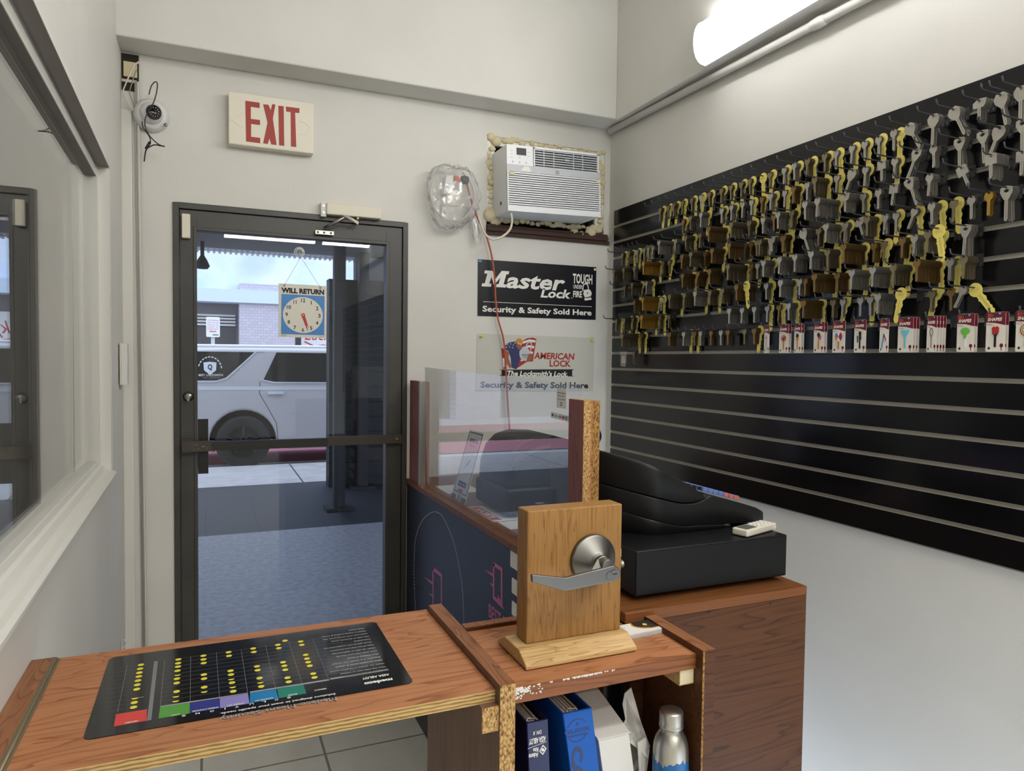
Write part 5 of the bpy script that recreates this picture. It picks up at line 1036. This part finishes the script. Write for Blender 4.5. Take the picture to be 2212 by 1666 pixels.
# plexiglass guard and posts
t = thing('acrylic_guard', 'clear acrylic sneeze guard panel standing along the counter front edge', 'acrylic panel', (.829, 2.1, ZT))
b = MB(); b.prism([(.827, 2.80, ZT), (.827, 1.49, ZT), (.827, 1.503, 1.472), (.827, 2.85, 1.496)], (.004, 0, 0), 'acrylic'); b.build('panel', t)
G = Fr((.827, 0, 0), (0, -1, 0), (0, 0, 1))
def gq(x, y): q = at(x, y, 0, .827); return (-q.y, q.z)
b = MB(); a0 = gq(1203, 838); a1 = gq(1223, 882); G.rrect(b, a0[0], a1[1]-.002, a1[0]+.001, a0[1], .004, 'white', .0, .0005)
for i, s_ in enumerate(('We accept', 'all major', 'credit cards')): z = a0[1]-.010-i*.0078; G.text(b, s_, a0[0]+.005+.002*(i == 1), z-.0045, a1[0]-.005-.002*(i == 1), z, 'black_text', .0006, .0002)
G.rrect(b, (a0[0]+a1[0])/2-.0045, a1[1]+.004, (a0[0]+a1[0])/2+.0045, a1[1]+.013, .002, 'black_text', .0006, .0002); G.rrect(b, (a0[0]+a1[0])/2-.0025, a1[1]+.006, (a0[0]+a1[0])/2+.0025, a1[1]+.011, .001, 'white', .0008, .0002)
b.build('sticker', t)
b = MB(); G2 = Fr(G.p(*gq(1190, 902)), G.p(*gq(1236, 914))-G.p(*gq(1190, 902)), (0, 0, 1)); ln_ = (G.p(*gq(1236, 914))-G.p(*gq(1190, 902))).length
G2.rrect(b, 0, 0, ln_, .0155, .003, 'white', 0, .0005); G2.rrect(b, .006, .0045, .013, .0115, .0015, 'black_text', .0006, .0002); G2.text(b, 'Square', .015, .0045, .040, .0105, 'black_text', .0006, .0002); G2.text(b, 'VISA', .048, .005, .060, .0105, 'flag_blue', .0006, .0002, shear=.2, bold=.03)
G2.disc(b, .070, .008, .0045, 'red', .0006, .0002, 16); G2.disc(b, .074, .008, .0042, 'orange', .0004, .0002, 16); G2.rect(b, .083, .004, .093, .013, 'clock_blue', .0006, .0002); G2.line(b, [(.100, .009), (.112, .009), (.110, .004)], .001, 'black_text', .0006, .0002); b.build('card_sticker', t)
t = thing('particleboard_post', 'short particleboard post with reddish laminate side at the near end of the acrylic panel', 'post', (.835, 1.49, ZT))
b = MB().box((.812, 1.460, ZT), (.8125, 1.535, 1.437), 'laminate_red'); b.box((.8125, 1.460, ZT), (.832, 1.535, 1.437), 'chipboard'); b.build('board', t, .0003)
b = MB().box((.832, 1.461, ZT), (.8365, 1.535, 1.436), 'laminate'); b.box((.8365, 1.461, ZT), (.857, 1.535, 1.435), 'chipboard_dark'); b.build('board', t, .0005)
t = thing('guard_post', 'far laminated post with aluminium channel holding the acrylic panel beside the wall', 'post', (.82, 2.86, ZT))
b = MB().box((.805, 2.865, ZT), (.823, 3.0, 1.437), 'laminate_red'); b.build('board', t, .001)
b = MB().box((.805, 2.845, ZT), (.832, 2.865, 1.437), 'alu'); b.box((.832, 2.850, ZT), (.850, 2.90, 1.437), 'laminate_red'); b.build('channel', t, .001)
# tented card
t = thing('review_card', 'white folded card sign with blue border leaning inside the acrylic panel', 'card', (.87, 2.47, ZT))
c00 = Vector((.853, 2.565, ZT)); c10 = Vector((.853, 2.395, ZT)); c01 = Vector((.925, 2.513, 1.255))
RF = Fr(c00, (0, -1, 0), c01-c00); RH = (c01-c00).length; RW = .155
b = MB(); RF.poly(b, [(0, 0), (.055, 0), (.055, .022), (.10, .022), (.10, 0), (RW, 0), (RW, RH), (0, RH)], 'white', -.002, .002); b.build('card', t)
b = MB(); RF.line(b, [(.008, .03), (.008, RH-.008), (RW-.008, RH-.008), (RW-.008, .03), (.008, .03)], .004, 'flag_blue', 0, .0005)
RF.rect(b, .0, .0, .05, .018, 'flag_blue', 0, .0004); RF.rect(b, .105, .0, RW, .018, 'flag_blue', 0, .0004); RF.rect(b, .035, .052, .12, .072, 'flag_blue', 0, .0004); RF.text(b, 'SCAN HERE', .042, .058, .113, .066, 'white_text', .0005, .0002)
RF.poly(b, [(.06, .125), (.085, .14), (.105, .165), (.095, .16), (.08, .15)], 'flag_blue', 0, .0004); RF.poly(b, [(.052, .115), (.075, .138), (.066, .140)], 'label_blue', 0, .0004)
RF.text(b, 'REVIEW US', .035, RH-.046, .12, RH-.030, 'flag_blue', .0001, .0003, bold=.03); RF.text(b, 'Thank you', .04, RH-.062, .11, RH-.052, 'red', .0001, .0003); RF.rect(b, .055, .030, .10, .044, 'red', 0, .0004); b.build('print', t)
# license card, papers
t = thing('laminated_card', 'white card with red LSDA banner lying on the counter behind the acrylic', 'card', (.87, 2.2, ZT))
LFm = Fr((.857, 2.34, ZT), (.06, -.995, 0), (1, .06, 0)); LFm = Fr(Vector((.850, 2.36, ZT+.002)), (0.02, -1, 0), (1, 0, 0))
b = MB(); LFm.rrect(b, 0, 0, .24, .15, .006, 'paper', -.002, .002) if LFm.n.z > 0 else None
b = MB(); b.box((.847, 2.115, ZT), (1.0, 2.36, ZT+.0015), 'paper'); b.build('sheet', t)
b = MB(); b.box((.850, 2.13, ZT+.0015), (.885, 2.345, ZT+.0018), 'red')
LT = Fr((.868, 2.15, ZT+.0018), (0, 1, 0), (-1, 0, 0)); LT.text(b, 'LSDA', .02, -.012, .17, .012, 'white_text', 0, .0003, bold=.03); b.build('banner', t)
tag(MB().box((.86, 2.0, ZT), (1.05, 2.105, ZT+.001), 'white').build('paper_sheet', None, origin=(.95, 2.05, ZT)), 'plain white paper sheet on the counter next to the red banner card', 'paper')
tag(MB().box((.86, 2.62, ZT), (1.0, 2.80, ZT+.001), 'white').build('paper_sheet', None, origin=(.93, 2.7, ZT)), 'white paper sheet at the far counter end behind the review card', 'paper')
# key machine
t = thing('key_cutting_machine', 'dark rounded key cutting machine with carry handle behind the acrylic panel', 'key machine', (1.1, 2.2, ZT))
b = MB(); b.prism([(.90, 2.13, ZT+.012), (1.28, 2.13, ZT+.012), (1.28, 2.13, ZT+.10), (.90, 2.13, ZT+.10)], (0, .30, 0), 'register_dark'); b.build('base', t, .012, 4)
pr = [(.905, 1.10), (.91, 1.17), (.93, 1.225), (.965, 1.26), (1.02, 1.275), (1.10, 1.27), (1.14, 1.25), (1.155, 1.20), (1.16, 1.10)]
b = MB(); b.prism([(x, 2.16, z) for x, z in pr], (0, .25, 0), 'register', None, True); b.build('cover', t, .010, 3)
MB().tube(smooth([(.93, 2.15, 1.14), (.94, 2.13, 1.19), (.99, 2.12, 1.225), (1.06, 2.12, 1.24), (1.12, 2.14, 1.245)]), .012, 'register').build('handle', t)
b = MB().box((.98, 2.1285, 1.028), (1.06, 2.13, 1.056), 'black'); WF = Fr((.98, 2.1285, 1.028), (1, 0, 0), (0, 0, 1)); WF.text(b, 'WARNING', .025, .020, .055, .025, 'white_text', 0, .0004); [WF.text(b, 'Keep hands away from cutter wheel', .006, .014-i*.005, .072, .017-i*.005, 'white_text', 0, .0004) for i in range(3)]; b.build('warning_label', t)
b = MB()
for x, y, z, h in ((1.16, 2.13, 1.20, .05), (1.20, 2.10, 1.19, .045), (1.14, 2.05, 1.17, .03)): b.lathe([(.0001, 0), (.012, 0), (.012, h), (.0001, h)], (x, y, z), (.5, -.1, .9), 'steel', 16); b.box((x-.018, y-.02, z-.035), (x+.018, y+.02, z), 'nickel')
b.tube([(1.10, 2.08, 1.17), (1.105, 2.07, 1.21), (1.095, 2.06, 1.235)], .003, 'steel'); b.box((1.08, 2.02, 1.09), (1.24, 2.14, 1.17), 'black'); b.box((1.09, 2.01, ZT+.11), (1.26, 2.04, ZT+.12), 'nickel'); b.build('clamps', t)
t = b = MB().tube(smooth([(.96, 2.13, ZT+.01), (.93, 2.05, ZT+.006), (.90, 1.98, ZT+.006), (.90, 1.90, ZT+.006), (.96, 1.80, ZT+.006)]), .0045, 'black'); tag(b.build('power_cable', None, origin=(.93, 2.0, ZT)), 'black power cable on the counter in front of the key machine', 'cable')
b = MB().tube(smooth([(1.0, 1.86, ZT+.006), (.98, 1.83, ZT+.03), (.96, 1.78, ZT+.07), (.98, 1.74, ZT+.075), (1.0, 1.76, ZT+.03)]), .003, 'cord_white'); tag(b.build('phone_cable', None, origin=(.98, 1.8, ZT)), 'thin pale cable looping behind the acrylic next to the register', 'cable')

# ================================================================== OUTSIDE
struct('ground_patio', MB().box((-9, 3.22, -.06), (12, 6.5, 0), 'patio')); struct('ground_apron', MB().box((-9, 6.5, -.06), (12, 8.93, -.002), 'patio_dark'))
b = MB().box((-9, 8.93, -.12), (14, 10.55, 0), 'sidewalk'); [b.box((x, 8.93, -.001), (x+.02, 10.55, .0005), 'street') for x in (-3.1, -.7, 1.05, 3.4)]; struct('ground_sidewalk', b)
struct('ground_street', MB().box((-16, 10.55, -.2), (24, 15.1, -.10), 'street'))
b = MB().box((-16, 11.62, -.0995), (24, 13.2, -.098), 'curb_pink'); struct('ground_lane_marking', b); b = MB().box((-16, 10.8, -.0995), (24, 11.5, -.098), 'white'); struct('ground_white_marking', b)
b = MB().box((-16, 15.1, -.2), (24, 16.6, .05), 'sidewalk'); struct('ground_far_sidewalk', b); b = MB().box((-16, 14.98, -.12), (24, 15.1, .05), 'curb_pink'); struct('ground_curb', b)
# canopy over the patio
t = thing('entry_canopy', 'flat grey canopy with corrugated metal edge over the patio outside', 'canopy', (1, 6, 2.75))
MB().box((-5, 3.22, 2.76), (6, 8.75, 2.86), 'canopy').build('soffit', t)
b = MB()
for k_ in range(-60, 96): b.tube([(k_*.06, 8.74, 2.745), (k_*.06, 8.98, 2.745)], .016, 'canopy_edge', 6)
b.box((-5, 8.72, 2.755), (6, 8.98, 2.80), 'canopy_edge'); b.build('corrugated_edge', t)
MB().box((-5, 5.6, 2.70), (6, 5.75, 2.76), 'canopy').build('cross_beam', t)
b = MB().lathe([(.0001, 0), (.055, .0), (.075, .03), (.05, .09), (.02, .14)], (-.06, 8.3, 2.47), (0, 0, 1), 'post_dark', 20); b.tube([(-.06, 8.3, 2.6), (-.06, 8.3, 2.77)], .02, 'post_dark'); b.build('hanging_lamp', t)
for x, y in ((1.20, 7.22), (1.66, 8.32)):
    o = MB().box((x-.05, y-.05, 0), (x+.06, y+.06, 2.76), 'post_dark').build('post', t); MB().box((x-.13, y-.12, 0), (x+.14, y+.12, .03), 'post_dark').build('base_plate', o)
t = thing('slatted_enclosure', 'dark slatted enclosure on the right outside the glass door', 'enclosure', (3.2, 8.6, 0))
b = MB().box((1.30, 8.50, 0), (5.5, 8.70, 2.46), 'slat_dark'); b.build('panel', t)
MB().box((1.62, 8.55, 2.46), (5.5, 8.70, 2.74), 'canopy').build('upper_wall', t)
for k_ in range(13): MB().box((1.30, 8.47, .12+k_*.18), (5.5, 8.50, .12+k_*.18+.16), 'slat_dark').build('slat', t)
# SUV
CY = 10.98
t = thing('suv', 'silver white sport utility vehicle parked at the curb beyond the glass door', 'car', (1.7, CY+1, -.1))
gz = -.10; wr = .385
def arc(cx_, r, a0, a1, n): return [(cx_+r*math.cos(math.radians(a0+(a1-a0)*k/n)), .29+r*math.sin(math.radians(a0+(a1-a0)*k/n))) for k in range(n+1)]
body = [(-.95, .22), (-1.0, .55), (-.97, 1.0), (-.90, 1.22), (-.72, 1.60), (-.55, 1.635), (.2, 1.66), (1.6, 1.665), (2.3, 1.63), (3.05, 1.22), (4.05, 1.10), (4.22, .85), (4.25, .35), (4.1, .20)]+arc(3.35, .46, -10, 190, 16)+[(2.7, .16), (1.1, .16)]+arc(.46, .46, -10, 190, 16)+[(-.2, .20)]
b = MB(); b.prism([(x, CY, z) for x, z in body], (0, 1.95, 0), 'car_paint'); b.build('body', t, .05, 3)
CF2 = Fr((0, CY, 0), (1, 0, 0), (0, 0, 1)); 
b = MB(); CF2.poly(b, [(-.62, 1.19), (.10, 1.19), (.22, 1.23), (.62, 1.60), (-.50, 1.60), (-.66, 1.50)], 'car_glass', 0, .006); b.build('side_window', t)
b = MB(); CF2.poly(b, [(.74, 1.20), (.90, 1.17), (1.85, 1.16), (1.85, 1.60), (.92, 1.60)], 'car_glass', 0, .006); b.build('side_window', t)
b = MB(); CF2.poly(b, [(1.93, 1.16), (2.95, 1.17), (2.35, 1.58), (1.93, 1.60)], 'car_glass', 0, .006); b.build('side_window', t)
b = MB(); CF2.line(b, [(-.70, 1.17), (.08, 1.17), (.24, 1.22), (.64, 1.615), (.74, 1.615)], .018, 'chrome', 0, .010); CF2.line(b, [(.70, 1.20), (.88, 1.155), (3.0, 1.145)], .018, 'chrome', 0, .010); CF2.line(b, [(-.9, 1.08), (3.0, 1.06)], .05, 'chrome', 0, .004); b.build('window_trim', t)
b = MB().tube([(-.60, CY+.14, 1.63), (-.3, CY+.14, 1.685), (1.9, CY+.14, 1.70), (2.1, CY+.14, 1.66)], .022, 'chrome', 8); b.tube([(-.60, CY+1.8, 1.63), (-.3, CY+1.8, 1.685), (1.9, CY+1.8, 1.70), (2.1, CY+1.8, 1.66)], .022, 'chrome', 8); b.build('roof_rack', t)
b = MB(); CF2.rrect(b, .80, .985, 1.02, 1.02, .015, 'chrome', .01, .03); CF2.disc(b, .91, .975, .055, 'car_paint', 0, .004, 20, .035); b.build('door_handle', t, .004)
b = MB(); CF2.line(b, [(.69, 1.16), (.68, 1.0), (.80, .78), (.92, .55), (.945, .2)], .008, 'wheel_well', 0, .001); CF2.line(b, [(1.89, 1.16), (1.88, .2)], .008, 'wheel_well', 0, .001); b.build('door_seam', t)
for cx_ in (.46, 3.35):
    for yy, s_ in ((CY+.02, 1), (CY+1.93, -1)):
        b = MB().lathe([(.22, -.0), (.34, -.015), (.38, .01), (wr, .05), (wr, .20), (.36, .24), (.0001, .24)], (cx_, yy, gz+wr), (0, s_, 0), 'tire', 40); o = b.build('wheel', t)
        o['label'] = 'black wheel'
        b = MB().lathe([(.0001, -.01), (.05, -.01), (.06, .02), (.20, .03), (.225, -.005), (.24, .0)], (cx_, yy, gz+wr), (0, s_, 0), 'rim', 32)
        for k_ in range(5): a = k_*2*PI/5+.3; b.tube([(cx_, yy, gz+wr), (cx_+.22*math.cos(a), yy, gz+wr+.22*math.sin(a))], .022, 'rim', 6)
        b.build('rim', o)
b = MB().prism([(x, CY+.3, z) for x, z in arc(.46, .47, 0, 180, 12)], (0, .03, 0), 'wheel_well'); b.prism([(x, CY+.3, z) for x, z in arc(3.35, .47, 0, 180, 12)], (0, .03, 0), 'wheel_well'); b.build('wheel_well', t)
b = MB(); sx, sz = .015, 1.385; CF2.poly(b, [(sx-.085, sz+.06), (sx, sz+.07), (sx+.085, sz+.06), (sx+.08, sz-.05), (sx, sz-.12), (sx-.08, sz-.05)], 'ac_white', .006, .002); CF2.text(b, 'Q', sx-.03, sz-.055, sx+.03, sz+.035, 'black_text', .009, .001, bold=.03)
CF2.text(b, 'BEST LOCKSMITH', sx-.15, sz-.135, sx+.17, sz-.105, 'white_text', .009, .001, bold=.02); CF2.text(b, '24/7 SERVICE', sx-.09, sz-.17, sx+.13, sz-.145, 'worn', .009, .001)
CF2.line(b, [(sx+.155*math.cos(a), sz-.05+.19*math.sin(a)) for a in [math.radians(10+k*8) for k in range(21)]], .014, 'white_text', .006, .001, dash=2); b.build('window_decal', t)
# parking sign
t = thing('parking_sign', 'small white street sign with red text on a post behind the vehicle', 'sign', (.06, 13, -.1))
MB().tube([(.065, 13.05, -.1), (.065, 13.05, 2.15)], .03, 'ac_grey', 8).build('post', t)
b = MB(); SFm = Fr((-.04, 13, 1.86), (1, 0, 0), (0, 0, 1)); SFm.rrect(b, 0, 0, .215, .34, .02, 'white', -.01, .01)
for i in range(5): SFm.text(b, ['NO PARKING', '7AM TO 9AM', 'MON TO FRI', 'EXCEPT BY', 'PERMIT'][i], .02, .27-i*.038, .195, .295-i*.038, 'pink', 0, .001)
SFm.rect(b, .05, .085, .16, .10, 'red', 0, .001); SFm.rect(b, .10, .03, .19, .045, 'ac_slot', 0, .001); b.build('plate', t)
# building across the street
t = thing('storefront_building', 'long storefront building across the street with pale column and bluish awnings', 'building', (2, 16.8, 0))
MB().box((-16, 17.2, 0), (24, 18, 2.85), 'facade_grey').build('wall', t)
MB().box((-16, 16.6, 2.72), (24, 17.4, 3.0), 'awning').build('awning', t); MB().box((-16, 17.0, 3.0), (24, 17.6, 7.5), 'pale_blue').build('upper_fascia', t)
MB().box((.62, 16.7, 0), (1.80, 17.2, 3.15), 'brick_pale').build('column', t); MB().box((6.2, 16.7, 0), (7.4, 17.2, 3.15), 'brick_pale').build('column', t); MB().box((-5.2, 16.7, 0), (-4.0, 17.2, 3.15), 'brick_pale').build('column', t)
b = MB().box((-3.8, 17.15, .2), (.55, 17.2, 2.2), 'facade_dark'); [b.box((-3.8, 17.1, 2.22+k_*.07), (.55, 17.2, 2.26+k_*.07), 'pale_trim') for k_ in range(4)]; b.build('shop_window', t)
MB().box((1.9, 17.15, .2), (6.1, 17.2, 2.4), 'facade_dark').build('shop_window', t)
b = MB().box((1.98, 17.08, 1.68), (2.85, 17.15, 2.38), 'white'); SG = Fr((1.98, 17.08, 1.68), (1, 0, 0), (0, 0, 1)); SG.text(b, 'Lucky', .08, .18, .82, .52, 'red', 0, .004, shear=.3); SG.line(b, [(.08, .22), (.3, .12), (.5, .15), (.72, .12)], .03, 'red', 0, .004); b.build('script_sign', t)

# ------------------------------------------------------------------ pieces that belong to a part of their thing
def nest(th, ch, pa):
    for o in list(COL.objects):
        if o.parent and o.parent.parent is None and o.parent.name.split('.')[0] == th and o.name.split('.')[0] == ch:
            c = [q for q in o.parent.children if q.name.split('.')[0] == pa]
            if c: o.parent = c[0]
for th, ch, pa in (('exit_sign', 'letters', 'housing'), ('exit_sign', 'chevrons', 'housing'), ('clock_sign', 'print', 'card'), ('clock_sign', 'clock_hands', 'card'), ('advertising_sign', 'print', 'board'),
    ('counter_mat', 'print', 'sheet'), ('key_pack', 'print', 'backing_card'), ('key_pack', 'key', 'backing_card'), ('lock_display_stand', 'lock_core', 'lever'), ('remote_control', 'buttons', 'body'), ('remote_control', 'screen', 'body'),
    ('ring_binder', 'spine_print', 'cover'), ('ring_binder', 'rings', 'cover'), ('metal_bottle', 'label', 'body'), ('acrylic_guard', 'sticker', 'panel'), ('acrylic_guard', 'card_sticker', 'panel'), ('service_counter', 'dashed_outline', 'front_panel'),
    ('service_counter', 'logo', 'front_panel'), ('service_counter', 'white_boxes', 'front_panel'), ('suv', 'door_handle', 'body'), ('suv', 'window_decal', 'side_window'), ('key_cutting_machine', 'warning_label', 'base'), ('review_card', 'print', 'card'),
    ('business_card_stack', 'print', 'cards'), ('security_camera', 'lens', 'eyeball'), ('storefront_building', 'script_sign', 'wall'), ('parking_sign', 'plate', 'post')):
    nest(th, ch, pa)
